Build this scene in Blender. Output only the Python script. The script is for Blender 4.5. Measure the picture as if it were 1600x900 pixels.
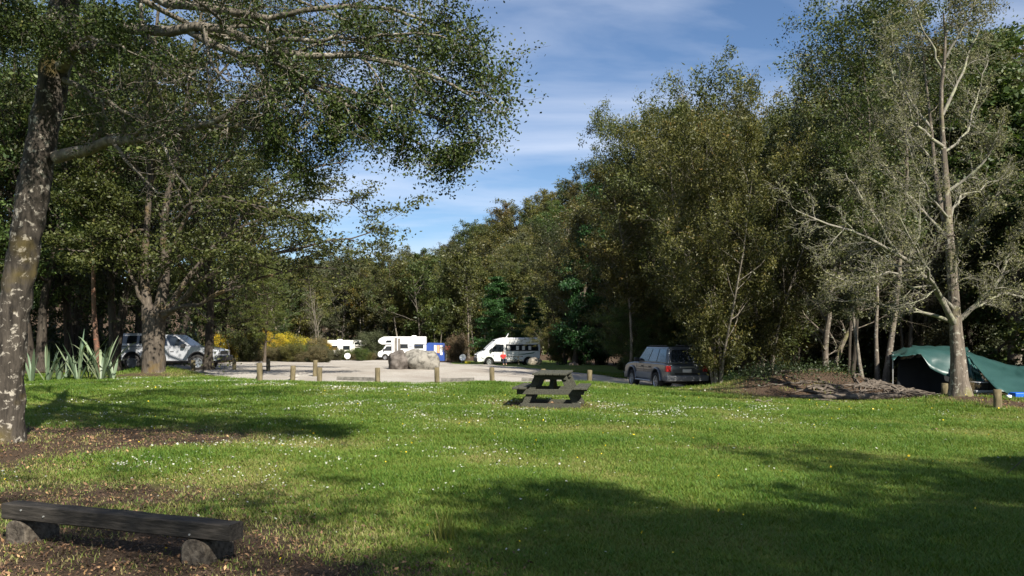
import bpy, bmesh, math, random
import numpy as np
from mathutils import Vector, Matrix

for o in list(bpy.data.objects): bpy.data.objects.remove(o)
SC = bpy.context.scene
COL = SC.collection
PI = math.pi
F = 1250.0            # focal length in photo pixels (1600 wide)
HOR = 530.0           # horizon row
CAMZ = 1.5

# ------------------------------------------------------------------ camera
cd = bpy.data.cameras.new('camera'); cam = bpy.data.objects.new('camera', cd); COL.objects.link(cam)
cd.sensor_width = 36; cd.lens = 36 * F / 1600; cd.shift_y = (HOR - 450) / 1600
cd.clip_start = 0.1; cd.clip_end = 4000
cam.location = (0, 0, CAMZ); cam.rotation_euler = (PI / 2, 0, 0)
SC.camera = cam

# ------------------------------------------------------------------ light
SUN = Vector((0.62, -1.05, 1.0)).normalized()
EL = math.asin(SUN.z); AZ = math.atan2(SUN.x, SUN.y)
w = bpy.data.worlds.new('World'); SC.world = w; w.use_nodes = True
nt = w.node_tree; nt.nodes.clear(); N = nt.nodes.new; Lk = nt.links.new
out = N('ShaderNodeOutputWorld'); bg = N('ShaderNodeBackground'); bg.inputs['Strength'].default_value = 0.058
sky = N('ShaderNodeTexSky'); sky.sky_type = 'NISHITA'; sky.sun_disc = False
sky.sun_elevation = EL; sky.sun_rotation = AZ; sky.altitude = 300; sky.air_density = 1.0; sky.dust_density = 0.6; sky.ozone_density = 1.6
tc = N('ShaderNodeTexCoord'); sep = N('ShaderNodeSeparateXYZ'); Lk(tc.outputs['Generated'], sep.inputs[0])
def mth(op, a, b=None):
    m = N('ShaderNodeMath'); m.operation = op
    for i, v in enumerate((a, b)):
        if v is None: continue
        if isinstance(v, (int, float)): m.inputs[i].default_value = v
        else: Lk(v, m.inputs[i])
    return m.outputs[0]
zz = mth('ADD', mth('MAXIMUM', sep.outputs[2], 0.0), 0.22)
comb = N('ShaderNodeCombineXYZ'); Lk(mth('DIVIDE', sep.outputs[0], zz), comb.inputs[0]); Lk(mth('DIVIDE', sep.outputs[1], zz), comb.inputs[1])
mp = N('ShaderNodeMapping'); mp.inputs['Rotation'].default_value = (0, 0, math.radians(38)); mp.inputs['Scale'].default_value = (0.8, 2.4, 1)
mp.inputs['Location'].default_value = (0.45, 1.35, 0)
Lk(comb.outputs[0], mp.inputs[0])
n1 = N('ShaderNodeTexNoise'); n1.inputs['Scale'].default_value = 1.15; n1.inputs['Detail'].default_value = 7; n1.inputs['Roughness'].default_value = 0.52; n1.inputs['Distortion'].default_value = 0.35
Lk(mp.outputs[0], n1.inputs['Vector'])
rp = N('ShaderNodeValToRGB'); rp.color_ramp.elements[0].position = 0.41; rp.color_ramp.elements[0].color = (0, 0, 0, 1)
rp.color_ramp.elements[1].position = 0.76; rp.color_ramp.elements[1].color = (0.8, 0.8, 0.8, 1)
Lk(n1.outputs[0], rp.inputs[0])
mx = N('ShaderNodeMix'); mx.data_type = 'RGBA'
mt = N('ShaderNodeMix'); mt.data_type = 'RGBA'; mt.blend_type = 'MULTIPLY'; mt.inputs[0].default_value = 1.0; Lk(sky.outputs[0], mt.inputs[6]); mt.inputs[7].default_value = (0.80, 0.92, 1.06, 1)
Lk(rp.outputs[0], mx.inputs[0]); Lk(mt.outputs[2], mx.inputs[6]); mx.inputs[7].default_value = (7.4, 8.0, 9.3, 1)
Lk(mx.outputs[2], bg.inputs[0]); Lk(bg.outputs[0], out.inputs[0])

sd = bpy.data.lights.new('sun', 'SUN'); sd.energy = 5.0; sd.angle = math.radians(0.53); sd.color = (1.0, 0.94, 0.84)
so = bpy.data.objects.new('sun', sd); COL.objects.link(so); so.rotation_euler = SUN.to_track_quat('Z', 'Y').to_euler(); so.location = (20, -30, 40)

SC.view_settings.view_transform = 'Standard'; SC.view_settings.look = 'None'
SC.view_settings.exposure = 1.1; SC.view_settings.gamma = 1.0
SC.render.engine = 'CYCLES'
SC.cycles.max_bounces = 5; SC.cycles.diffuse_bounces = 3; SC.cycles.glossy_bounces = 2; SC.cycles.transmission_bounces = 3
SC.cycles.use_denoising = True; SC.cycles.caustics_reflective = False; SC.cycles.caustics_refractive = False

# ------------------------------------------------------------------ terrain
CP = [(800,900,5.07),(200,860,5.7),(1400,850,5.9),(60,700,11),(300,650,15.6),(700,650,15.6),(855,638,17.4),(1500,628,20),(1559,641,18.5),
      (1200,625,22),(1320,631,21.5),(921,600,29),(683,600,28),(590,600,28),(499,600,27),(406,597,25),(240,585,33),(325,578,38),
      (100,597,29),(1017,609,31),(970,590,40),(650,577,39),(790,571,70),(560,566,90),(620,562,108),(540,563,120),(900,571,58),(960,581,48),(1250,608,38)]
PTS = [((p - 800) / F * d, d, CAMZ - (y - HOR) / F * d) for p, y, d in CP]
PTS += [(-45,60,0.2),(-60,20,.2),(-50,100,-.6),(30,45,-.3),(45,20,-.1),(0,-30,0),(-30,-20,0),(30,-20,0),(60,90,-.5),(0,150,-1.2),(-80,150,-1),(80,150,-1),(-20,20,.05),(25,14,0)]
PT = np.array(PTS)
def tps(r2): return 0.5 * r2 * np.log(r2 + 1e-9)
def _fit():
    n = len(PT); A = np.zeros((n + 3, n + 3)); xy = PT[:, :2]
    r2 = ((xy[:, None] - xy[None]) ** 2).sum(-1)
    A[:n, :n] = tps(r2) + np.eye(n) * .25
    A[:n, n] = 1; A[:n, n+1:] = xy; A[n, :n] = 1; A[n+1:, :n] = xy.T
    b = np.zeros(n + 3); b[:n] = PT[:, 2]
    return np.linalg.solve(A, b)
TW = _fit()
def sstep(x): x = np.clip(x, 0, 1); return x * x * (3 - 2 * x)
def gz(X, Y):
    X = np.asarray(X, float); Y = np.asarray(Y, float)
    Xc = np.clip(X, -60, 60); Yc = np.clip(Y, -30, 150)
    r2 = (Xc[..., None] - PT[:, 0]) ** 2 + (Yc[..., None] - PT[:, 1]) ** 2
    z = (tps(r2) * TW[:len(PT)]).sum(-1) + TW[-3] + TW[-2] * Xc + TW[-1] * Yc
    z = z + 0.85 * np.exp(-(((X - 9.7) / 2.7) ** 2) ** 1.3 - (((Y - 26.3) / 2.0) ** 2) ** 1.2)      # root mound
    z = z + 0.16 * np.exp(-((X - 11.2) ** 2 + (Y - 20.2) ** 2) / 0.9)
    z = z + 0.14 * np.exp(-((X + 7.1) ** 2 + (Y - 10.9) ** 2) / 0.9)
    z = z + 0.25 * np.exp(-((X + 14.8) ** 2 + (Y - 33.2) ** 2) / 1.6)
    z = z + .014 * sstep((Y - 7) / 4) * np.sin(X * 1.3 + Y * .7) * np.sin(Y * 1.1 - X * .4)
    # forested hills
    z = z + 12 * sstep((Y - 118) / 110) + 19 * sstep((X + 36) / 60) * sstep((Y - 110) / 90)
    z = z + 16 * sstep((X - 24) / 40) * sstep((Y - 28) / 40) + 8 * sstep((-X - 70) / 60)
    return z
def gz1(x, y): return float(gz(x, y))
def W(px, D, dz=0.0):
    x = (px - 800) / F * D
    return Vector((x, D, gz1(x, D) + dz))
def P3(px, py, D): return Vector(((px - 800) / F * D, D, CAMZ - (py - HOR) / F * D))

# ------------------------------------------------------------------ tagging
def tag(o, label=None, cat=None, group=None, kind=None):
    if label: o['label'] = label
    if cat: o['category'] = cat
    if group: o['group'] = group
    if kind: o['kind'] = kind
    return o
def link(o, parent=None):
    COL.objects.link(o)
    if parent is not None: o.parent = parent
    return o
def thing(name, label, cat, loc=(0, 0, 0), rz=0.0, group=None, scale=1.0):
    o = bpy.data.objects.new(name, None); COL.objects.link(o); o.empty_display_size = 0.2
    o.location = loc; o.rotation_euler = (0, 0, rz); o.scale = (scale,) * 3 if isinstance(scale, (int, float)) else scale
    return tag(o, label, cat, group)
def copy_tree(o, parent=None):
    c = o.copy(); COL.objects.link(c); c.parent = parent
    for ch in list(o.children): copy_tree(ch, c)
    return c

# ------------------------------------------------------------------ materials
def newmat(name):
    m = bpy.data.materials.new(name); m.use_nodes = True
    t = m.node_tree; t.nodes.clear()
    o = t.nodes.new('ShaderNodeOutputMaterial'); b = t.nodes.new('ShaderNodeBsdfPrincipled'); t.links.new(b.outputs[0], o.inputs[0])
    return m, t, b, o
def c4(c): return (c[0], c[1], c[2], 1)
def noise(t, scale, detail=5, rough=.6, coord='Object', stretch=None, dist=0):
    tc = t.nodes.new('ShaderNodeTexCoord'); n = t.nodes.new('ShaderNodeTexNoise')
    n.inputs['Scale'].default_value = scale; n.inputs['Detail'].default_value = detail; n.inputs['Roughness'].default_value = rough; n.inputs['Distortion'].default_value = dist
    if stretch:
        m = t.nodes.new('ShaderNodeMapping'); m.inputs['Scale'].default_value = stretch
        t.links.new(tc.outputs[coord], m.inputs[0]); t.links.new(m.outputs[0], n.inputs['Vector'])
    else: t.links.new(tc.outputs[coord], n.inputs['Vector'])
    return n.outputs[0]
def ramp(t, fac, stops):
    r = t.nodes.new('ShaderNodeValToRGB'); e = r.color_ramp.elements
    while len(e) < len(stops): e.new(0.5)
    for i, (p, c) in enumerate(stops):
        e[i].position = p; e[i].color = c4(c) if len(c) == 3 else c
    t.links.new(fac, r.inputs[0]); return r.outputs[0]
def mixc(t, fac, a, b, mode='MIX'):
    m = t.nodes.new('ShaderNodeMix'); m.data_type = 'RGBA'; m.blend_type = mode
    for i, v in ((0, fac), (6, a), (7, b)):
        if hasattr(v, 'links') or isinstance(v, bpy.types.NodeSocket): t.links.new(v, m.inputs[i])
        elif isinstance(v, (int, float)): m.inputs[i].default_value = v
        else: m.inputs[i].default_value = c4(v)
    return m.outputs[2]
def bump(t, b, h, strength, dist=0.02):
    n = t.nodes.new('ShaderNodeBump'); n.inputs['Strength'].default_value = strength; n.inputs['Distance'].default_value = dist
    t.links.new(h, n.inputs['Height']); t.links.new(n.outputs[0], b.inputs['Normal'])
def M(name, c1, c2=None, scale=6, rough=.8, bmp=0.0, spec=.3, metal=0, stretch=None, coat=0, dist=.02, lo=.35, hi=.65):
    m, t, b, o = newmat(name)
    b.inputs['Roughness'].default_value = rough; b.inputs['Metallic'].default_value = metal
    b.inputs['Specular IOR Level'].default_value = spec; b.inputs['Coat Weight'].default_value = coat
    if c2 is None: c2 = tuple(x * .85 for x in c1)
    n = noise(t, scale, stretch=stretch)
    t.links.new(ramp(t, n, [(lo, c1), (hi, c2)]), b.inputs['Base Color'])
    if bmp: bump(t, b, n, bmp, dist)
    return m
def leafmat(name, stops, trans=.28, rough=.5, vary=.18, spec=.35):
    m, t, b, o = newmat(name)
    at = t.nodes.new('ShaderNodeAttribute'); at.attribute_name = 'tint'
    c = ramp(t, at.outputs['Fac'], stops)
    oi = t.nodes.new('ShaderNodeObjectInfo')
    hs = t.nodes.new('ShaderNodeHueSaturation')
    mr = t.nodes.new('ShaderNodeMapRange'); mr.inputs[3].default_value = .5 - .03; mr.inputs[4].default_value = .5 + .025
    t.links.new(oi.outputs['Random'], mr.inputs[0]); t.links.new(mr.outputs[0], hs.inputs['Hue'])
    m2 = t.nodes.new('ShaderNodeMapRange'); m2.inputs[3].default_value = 1 - vary; m2.inputs[4].default_value = 1 + vary
    mm = t.nodes.new('ShaderNodeMath'); mm.operation = 'FRACT'; mu = t.nodes.new('ShaderNodeMath'); mu.operation = 'MULTIPLY'; mu.inputs[1].default_value = 7.3
    t.links.new(oi.outputs['Random'], mu.inputs[0]); t.links.new(mu.outputs[0], mm.inputs[0]); t.links.new(mm.outputs[0], m2.inputs[0]); t.links.new(m2.outputs[0], hs.inputs['Value'])
    t.links.new(c, hs.inputs['Color'])
    t.links.new(hs.outputs[0], b.inputs['Base Color']); b.inputs['Roughness'].default_value = rough; b.inputs['Specular IOR Level'].default_value = spec
    tr = t.nodes.new('ShaderNodeBsdfTranslucent')
    t.links.new(mixc(t, 1.0, hs.outputs[0], (1.0, 1.05, .5), 'MULTIPLY'), tr.inputs[0])
    mxs = t.nodes.new('ShaderNodeMixShader'); mxs.inputs[0].default_value = trans
    t.links.new(b.outputs[0], mxs.inputs[1]); t.links.new(tr.outputs[0], mxs.inputs[2]); t.links.new(mxs.outputs[0], o.inputs[0])
    return m
def barkmat(name, dark, light, lichen, lf=.55, scale=9, moss=None):
    m, t, b, o = newmat(name)
    n = noise(t, scale, 8, .7, stretch=(1, 1, .18))
    c = ramp(t, n, [(.33, dark), (.68, light)])
    n2 = noise(t, scale * .8, 8, .68, dist=.4)
    f = ramp(t, n2, [(lf, (0, 0, 0)), (lf + .06, (1, 1, 1))])
    c = mixc(t, f, c, lichen)
    if moss:
        n3 = noise(t, 1.1, 4, .6); f3 = ramp(t, n3, [(.54, (0, 0, 0)), (.66, (.8, .8, .8))]); c = mixc(t, f3, c, moss)
    t.links.new(c, b.inputs['Base Color']); b.inputs['Roughness'].default_value = .9; b.inputs['Specular IOR Level'].default_value = .15
    bump(t, b, n, .7, .03)
    return m

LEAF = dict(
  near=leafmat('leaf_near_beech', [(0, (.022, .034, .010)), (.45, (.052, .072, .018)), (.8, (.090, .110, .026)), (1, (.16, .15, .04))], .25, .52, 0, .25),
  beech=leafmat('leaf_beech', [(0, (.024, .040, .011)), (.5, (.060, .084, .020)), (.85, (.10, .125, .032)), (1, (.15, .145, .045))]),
  kanuka=leafmat('leaf_kanuka', [(0, (.030, .040, .010)), (.45, (.078, .086, .020)), (.8, (.125, .128, .030)), (1, (.18, .13, .032))]),
  rust=leafmat('leaf_rusty', [(0, (.035, .034, .012)), (.5, (.085, .078, .02)), (.85, (.14, .10, .025)), (1, (.24, .11, .02))]),
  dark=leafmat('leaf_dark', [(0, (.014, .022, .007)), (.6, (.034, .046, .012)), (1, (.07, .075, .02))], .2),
  grey=leafmat('leaf_grey_olive', [(0, (.035, .040, .018)), (.5, (.075, .082, .038)), (1, (.15, .15, .075))]),
  bright=leafmat('leaf_bright_green', [(0, (.014, .045, .012)), (.5, (.030, .085, .020)), (1, (.07, .13, .035))]),
  lime=leafmat('leaf_light_green', [(0, (.030, .050, .010)), (.5, (.07, .10, .018)), (1, (.14, .16, .03))]),
  gold=leafmat('flower_gorse', [(0, (.05, .07, .012)), (.40, (.10, .11, .016)), (.50, (.40, .29, .01)), (1, (.72, .50, .02))], .15),
  dry=leafmat('leaf_dry_shrub', [(0, (.05, .05, .02)), (.5, (.12, .10, .045)), (1, (.22, .16, .09))]),
  lichen=leafmat('lichen_tufts', [(0, (.06, .065, .028)), (.5, (.15, .15, .07)), (1, (.30, .29, .16))], .3, .8, 0, .1),
)
BARK = dict(
  silver=barkmat('bark_silver_twigs', (.10, .09, .072), (.27, .25, .205), (.24, .24, .16), .5, 6),
  near=barkmat('bark_near_beech', (.014, .012, .010), (.085, .072, .058), (.32, .29, .24), .56, 12, (.085, .065, .018)),
  dark=barkmat('bark_dark', (.018, .015, .012), (.075, .062, .048), (.15, .14, .11), .62, 8),
  brown=barkmat('bark_brown_ridged', (.028, .022, .017), (.135, .112, .087), (.27, .24, .19), .68, 11, (.11, .075, .028)),
  red=barkmat('bark_red_flaking', (.05, .028, .02), (.22, .13, .09), (.32, .12, .07), .6, 5),
  pale=barkmat('bark_pale', (.07, .06, .047), (.24, .21, .165), (.38, .36, .31), .58, 10),
  grey=barkmat('bark_grey_lichen', (.045, .038, .030), (.20, .165, .13), (.32, .30, .245), .56, 11, (.16, .15, .06)),
)

# ------------------------------------------------------------------ mesh building
def quads(name, V, Fq, mat=None, tint=None, smooth=False):
    me = bpy.data.meshes.new(name); V = np.asarray(V, np.float32); Fq = np.asarray(Fq, np.int32)
    me.vertices.add(len(V)); me.vertices.foreach_set('co', V.ravel())
    me.loops.add(Fq.size); me.loops.foreach_set('vertex_index', Fq.ravel())
    me.polygons.add(len(Fq)); me.polygons.foreach_set('loop_start', np.arange(0, Fq.size, 4, dtype=np.int32))
    if smooth: me.polygons.foreach_set('use_smooth', np.ones(len(Fq), bool))
    if tint is not None:
        a = me.attributes.new('tint', 'FLOAT', 'POINT'); a.data.foreach_set('value', np.asarray(tint, np.float32))
    if mat: me.materials.append(mat)
    me.update(calc_edges=True); me.validate(verbose=False)
    return me
def nrm(v): return v / (np.linalg.norm(v, axis=-1, keepdims=True) + 1e-9)
def tubes(P, R, k=6):
    """P (m,n,3), R (m,n) -> verts, quads"""
    m, n, _ = P.shape
    T = np.gradient(P, axis=1); T = nrm(T)
    mean = nrm(P[:, -1] - P[:, 0]); ref = np.where(np.abs(mean[:, 2:3]) < .8, np.array([[0, 0, 1.0]]), np.array([[1.0, 0, 0]]))
    U = nrm(np.cross(T, ref[:, None, :])); Vv = np.cross(T, U)
    a = np.linspace(0, 2 * PI, k, endpoint=False)
    ring = U[:, :, None, :] * np.cos(a)[None, None, :, None] + Vv[:, :, None, :] * np.sin(a)[None, None, :, None]
    V = (P[:, :, None, :] + ring * R[:, :, None, None]).reshape(-1, 3)
    base = (np.arange(m)[:, None, None] * n + np.arange(n - 1)[None, :, None]) * k; j = np.arange(k)[None, None, :]; j2 = (j + 1) % k
    Q = np.stack([base + j, base + j2, base + k + j2, base + k + j], -1).reshape(-1, 4)
    return V, Q
def leaves(rng, C, s, up=0.0, jit=.35, asp=.5):
    n = len(C); nm = rng.normal(size=(n, 3)); nm[:, 2] += up * np.sign(rng.random(n) + 1); nm = nrm(nm)
    u = nrm(np.cross(nm, rng.normal(size=(n, 3)))); v = np.cross(nm, u)
    ss = (s * (1 + jit * rng.normal(size=n)).clip(.4, 2))[:, None]
    V = np.stack([C - u * ss, C + v * ss * asp + u * ss * .1, C + u * ss, C - v * ss * asp + u * ss * .1], 1).reshape(-1, 3)
    return V, np.arange(n * 4).reshape(-1, 4)
def cat(parts):
    Vs, Fs, off = [], [], 0
    for V, Q in parts:
        Vs.append(V); Fs.append(Q + off); off += len(V)
    return np.concatenate(Vs), np.concatenate(Fs)

def grow(rng, S, D, L, r, n, wander=.15, trop=0.0, taper=.25):
    m = len(S); P = np.zeros((m, n + 1, 3)); P[:, 0] = S; d = nrm(D); st = (L / n)[:, None]; Ds = np.zeros((m, n + 1, 3)); Ds[:, 0] = d
    for i in range(n):
        d = nrm(d + rng.normal(size=(m, 3)) * wander + np.array([0, 0, trop])); P[:, i + 1] = P[:, i] + d * st; Ds[:, i + 1] = d
    tt = np.linspace(0, 1, n + 1)[None]; R = r[:, None] * (1 - (1 - taper) * tt)
    return P, R, Ds
def spawn(rng, P, R, Ds, L, c, t0, t1, ang, lf, rf=.5, flat=0.0, lprof=None, bias=None):
    m, n, _ = P.shape; t = t0 + (t1 - t0) * (np.arange(c)[None] + rng.random((m, c))) / c
    x = t * (n - 1); i = np.minimum(x.astype(int), n - 2); f = (x - i)[..., None]; mi = np.arange(m)[:, None]
    S = P[mi, i] * (1 - f) + P[mi, i + 1] * f; d = nrm(Ds[mi, i]); r = R[mi, i] * (1 - f[..., 0]) + R[mi, i + 1] * f[..., 0]
    pr = rng.normal(size=(m, c, 3)); pr[..., 2] *= (1 - flat); pr = nrm(pr - (pr * d).sum(-1, keepdims=True) * d)
    if bias is not None: pr = nrm(pr + bias)
    a = (ang * (1 + .25 * rng.normal(size=(m, c))))[..., None]
    nd = nrm(d * np.cos(a) + pr * np.sin(a))
    ln = L[:, None] * lf * (.6 + .7 * rng.random((m, c)))
    if lprof is not None: ln = ln * lprof(t)
    rr = np.minimum(r * rf, ln * .03 + .004)
    return S.reshape(-1, 3), nd.reshape(-1, 3), ln.ravel(), rr.ravel(), t.ravel()
def clusters(rng, P, k, per, rad, flat=1.0, t0=.3, dens=None, fill=.0):
    """leaf centres round the points of the polylines P"""
    m, n, _ = P.shape; t = t0 + (1 - t0) * rng.random((m, k)); x = t * (n - 1); i = np.minimum(x.astype(int), n - 2); f = (x - i)[..., None]; mi = np.arange(m)[:, None]
    S = (P[mi, i] * (1 - f) + P[mi, i + 1] * f).reshape(-1, 3)
    q = rng.normal(size=(len(S), per, 3)) * rad; q[..., 2] *= flat
    C = (S[:, None] + q)
    ct = rng.normal(size=(len(S), 1)) * .16
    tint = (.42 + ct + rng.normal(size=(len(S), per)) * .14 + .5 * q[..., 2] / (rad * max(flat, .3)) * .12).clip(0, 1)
    return C.reshape(-1, 3), tint.reshape(-1)

def tree_meshes(seed, H=14, R=3.6, stems=4, clear=.18, r0=.16, limbs=16, br=6, tw=0, k=3, per=26, rad=.34, flat=.8, leaf=.08, up=0.0,
                ang=.85, trop=.06, spread=.22, prof=None, wander=.09, brl=.42, tname='kanuka', limb_trop=.05, stemw=.05, asp=.5):
    rng = np.random.default_rng(seed)
    if prof is None: prof = lambda t: .35 + 1.0 * np.sin(PI * np.clip((t - clear) / (1.06 - clear), 0, 1)) ** .7
    a = np.arange(stems) * 2 * PI / stems + rng.random() * 6; sp = spread * (0 if stems == 1 else 1)
    S = np.stack([np.cos(a) * r0 * (1.2 if stems > 1 else 0), np.sin(a) * r0 * (1.2 if stems > 1 else 0), a * 0 - .15], 1)
    D = np.stack([np.cos(a) * sp, np.sin(a) * sp, np.ones(stems)], 1) + rng.normal(size=(stems, 3)) * [.05, .05, 0]
    L0 = H * (.82 + .22 * rng.random(stems)); L0[0] = H * 1.0
    P0, R0, D0 = grow(rng, S, D, L0, r0 * (.8 + .4 * rng.random(stems)), 14, stemw, trop, .12)
    fl = 1 + .7 * np.exp(-np.arange(15) * 1.6); R0 = R0 * fl[None]
    S, D, L, r, t = spawn(rng, P0, R0, D0, np.full(stems, R), limbs, clear, 1.0, ang, 1.0, .45, 0, prof)
    P1, R1, D1 = grow(rng, S, D, L, r, 6, wander * 1.6, limb_trop, .25)
    S, D, L2, r, t = spawn(rng, P1, R1, D1, L, br, .25, 1.0, .8, brl, .5, .3)
    P2, R2, D2 = grow(rng, S, D, L2, r, 3, .22, .05, .3)
    C = []; T = []
    for PP, kk in ((P2, k), (P1[:, 3:], max(1, k - 1)), (P0[:, 11:], 4)):
        c, ti = clusters(rng, PP, kk, per, rad, flat); C.append(c); T.append(ti)
    if tw:
        S, D, L3, r, t = spawn(rng, P2, R2, D2, L2, tw, .2, 1.0, .8, .6, .6, .2)
        P3_, R3, D3 = grow(rng, S, D, L3, r * .8, 2, .3, .0, .3)
    C = np.concatenate(C); T = np.concatenate(T)
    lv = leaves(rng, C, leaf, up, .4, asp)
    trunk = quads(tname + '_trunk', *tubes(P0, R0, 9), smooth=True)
    bl = [tubes(P1, R1, 5), tubes(P2, R2, 3)]
    if tw: bl.append(tubes(P3_, R3, 3))
    branch = quads(tname + '_branches', *cat(bl), smooth=True)
    crown = quads(tname + '_crown', *lv, tint=np.repeat(T, 4))
    return trunk, branch, crown
def add_part(name, me, root, mat):
    o = bpy.data.objects.new(name, me); link(o, root)
    if not me.materials: me.materials.append(mat)
    o.material_slots[0].link = 'OBJECT'; o.material_slots[0].material = mat
    return o
HT = {}
def height_of(meshes):
    k = meshes[2].name
    if k not in HT:
        v = np.empty(len(meshes[2].vertices) * 3, np.float32); meshes[2].vertices.foreach_get('co', v); HT[k] = float(np.percentile(v[2::3], 99.7))
    return HT[k]
def tree(meshes, name, label, px, D, H, bark, leaf, group=None, rz=None, H0=14.0, wide=1.0, z=0.0, cat_='tree', loc=None):
    p = loc if loc is not None else W(px, D, z)
    if isinstance(H, tuple): H = CAMZ + (HOR - H[0]) / F * D - p.z      # height from the crown's top row
    s = H / height_of(meshes)
    o = thing(name, label, cat_, p, RND.random() * 6.28 if rz is None else rz, group, (s * wide, s * wide, s))
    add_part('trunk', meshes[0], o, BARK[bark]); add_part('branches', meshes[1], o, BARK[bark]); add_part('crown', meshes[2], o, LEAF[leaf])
    return o
RND = random.Random(4)

class MB:
    def __init__(s): s.v = []; s.f = []
    def add(s, V, Fc):
        b = len(s.v); s.v += [tuple(x) for x in V]; s.f += [tuple(b + i for i in f) for f in Fc]; return s
    def box(s, x0, x1, y0, y1, z0, z1):
        V = [(x, y, z) for x in (x0, x1) for y in (y0, y1) for z in (z0, z1)]
        return s.add(V, [(0, 1, 3, 2), (4, 6, 7, 5), (0, 4, 5, 1), (2, 3, 7, 6), (0, 2, 6, 4), (1, 5, 7, 3)])
    def obox(s, a, b, wid, th, up=(0, 0, 1)):
        """beam from a to b, width along side, thickness along up"""
        a = Vector(a); b = Vector(b); d = (b - a).normalized(); u = Vector(up); sd_ = d.cross(u).normalized(); u = sd_.cross(d).normalized()
        V = []
        for p in (a, b):
            for i, j in ((-1, -1), (1, -1), (1, 1), (-1, 1)): V.append(p + sd_ * i * wid / 2 + u * j * th / 2)
        return s.add(V, [(3, 2, 1, 0), (4, 5, 6, 7), (0, 1, 5, 4), (1, 2, 6, 5), (2, 3, 7, 6), (3, 0, 4, 7)])
    def prism(s, pts, y0, y1, pts2=None):
        """outline pts (x,z) extruded along y"""
        n = len(pts); q = pts2 or pts
        V = [(x, y0, z) for x, z in pts] + [(x, y1, z) for x, z in q]
        Fc = [tuple(range(n)), tuple(range(2 * n - 1, n - 1, -1))] + [(i, i + n, (i + 1) % n + n, (i + 1) % n) for i in range(n)]
        return s.add(V, Fc)
    def tube(s, pts, r, k=8, cap=True):
        P = np.array([[tuple(p) for p in pts]], float); R = np.full((1, len(pts)), r, float) if not hasattr(r, '__len__') else np.array([r], float)
        V, Q = tubes(P, R, k); fs = [tuple(q) for q in Q]
        if cap: fs += [tuple(range(k))[::-1], tuple(range((len(pts) - 1) * k, len(pts) * k))]
        return s.add(V, fs)
    def quad(s, a, b, c, d): return s.add([a, b, c, d], [(0, 1, 2, 3)])
    def build(s, name, mat, parent=None, bevel=0.0, seg=2, smooth=False, solid=0.0, sub=0, tri=False):
        me = bpy.data.meshes.new(name); me.from_pydata([tuple(v) for v in s.v], [], s.f); me.update()
        bm = bmesh.new(); bm.from_mesh(me)
        bmesh.ops.remove_doubles(bm, verts=bm.verts, dist=1e-5)
        bmesh.ops.recalc_face_normals(bm, faces=bm.faces)
        if bevel:
            e = [x for x in bm.edges if len(x.link_faces) == 2 and x.calc_face_angle(0) > .5]
            try: bmesh.ops.bevel(bm, geom=e, offset=bevel, segments=seg, profile=.6, affect='EDGES', clamp_overlap=True)
            except Exception: pass
        bm.to_mesh(me); bm.free()
        if smooth or (bevel and seg > 1): me.polygons.foreach_set('use_smooth', [True] * len(me.polygons))
        me.materials.append(mat)
        o = bpy.data.objects.new(name, me); link(o, parent)
        if bevel and seg > 1:
            md = o.modifiers.new('wn', 'WEIGHTED_NORMAL'); md.keep_sharp = True
        if solid: md = o.modifiers.new('s', 'SOLIDIFY'); md.thickness = solid
        if sub: md = o.modifiers.new('u', 'SUBSURF'); md.levels = sub; md.render_levels = sub
        return o

# ------------------------------------------------------------------ ground
def axis(lo, hi, c0, c1, fine, g=1.12):
    xs = list(np.arange(c0, c1 + fine, fine)); st = fine; x = c1 + fine
    while x < hi: st *= g; x += st; xs.append(min(x, hi))
    st = fine; x = c0; left = []
    while x > lo: st *= g; x -= st; left.append(max(x, lo))
    return np.array(sorted(set(left + xs)))
def blob(X, Y, cx, cy, rx, ry): return np.exp(-(((X - cx) / rx) ** 2 + ((Y - cy) / ry) ** 2))
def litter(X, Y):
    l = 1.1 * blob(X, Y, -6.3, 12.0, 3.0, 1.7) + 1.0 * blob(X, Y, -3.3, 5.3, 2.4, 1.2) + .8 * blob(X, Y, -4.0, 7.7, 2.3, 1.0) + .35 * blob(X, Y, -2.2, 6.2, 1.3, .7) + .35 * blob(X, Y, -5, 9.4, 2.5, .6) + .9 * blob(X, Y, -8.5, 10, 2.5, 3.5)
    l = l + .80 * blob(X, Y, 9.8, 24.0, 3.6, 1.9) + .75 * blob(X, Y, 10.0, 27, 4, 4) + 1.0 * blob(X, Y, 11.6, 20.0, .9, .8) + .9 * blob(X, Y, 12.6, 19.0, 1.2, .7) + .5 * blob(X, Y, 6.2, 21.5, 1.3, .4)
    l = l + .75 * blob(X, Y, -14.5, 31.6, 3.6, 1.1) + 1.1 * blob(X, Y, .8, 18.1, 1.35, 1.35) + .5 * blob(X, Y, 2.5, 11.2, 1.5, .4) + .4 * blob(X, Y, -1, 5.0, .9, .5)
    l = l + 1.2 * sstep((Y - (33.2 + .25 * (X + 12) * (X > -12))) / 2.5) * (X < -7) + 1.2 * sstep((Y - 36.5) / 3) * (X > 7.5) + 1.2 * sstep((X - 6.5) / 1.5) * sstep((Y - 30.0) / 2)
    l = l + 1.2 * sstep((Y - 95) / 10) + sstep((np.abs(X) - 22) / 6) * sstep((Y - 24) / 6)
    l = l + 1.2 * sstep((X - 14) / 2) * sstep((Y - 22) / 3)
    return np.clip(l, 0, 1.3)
xs = axis(-700, 700, -16, 16, .32); ys = axis(-200, 1200, 3, 34, .32)
GX, GY = np.meshgrid(xs, ys)
GZ = gz(GX, GY)
nx, ny = len(xs), len(ys)
V = np.stack([GX, GY, GZ], -1).reshape(-1, 3); i0 = (np.arange(ny - 1)[:, None] * nx + np.arange(nx - 1)[None]).ravel()
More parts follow.
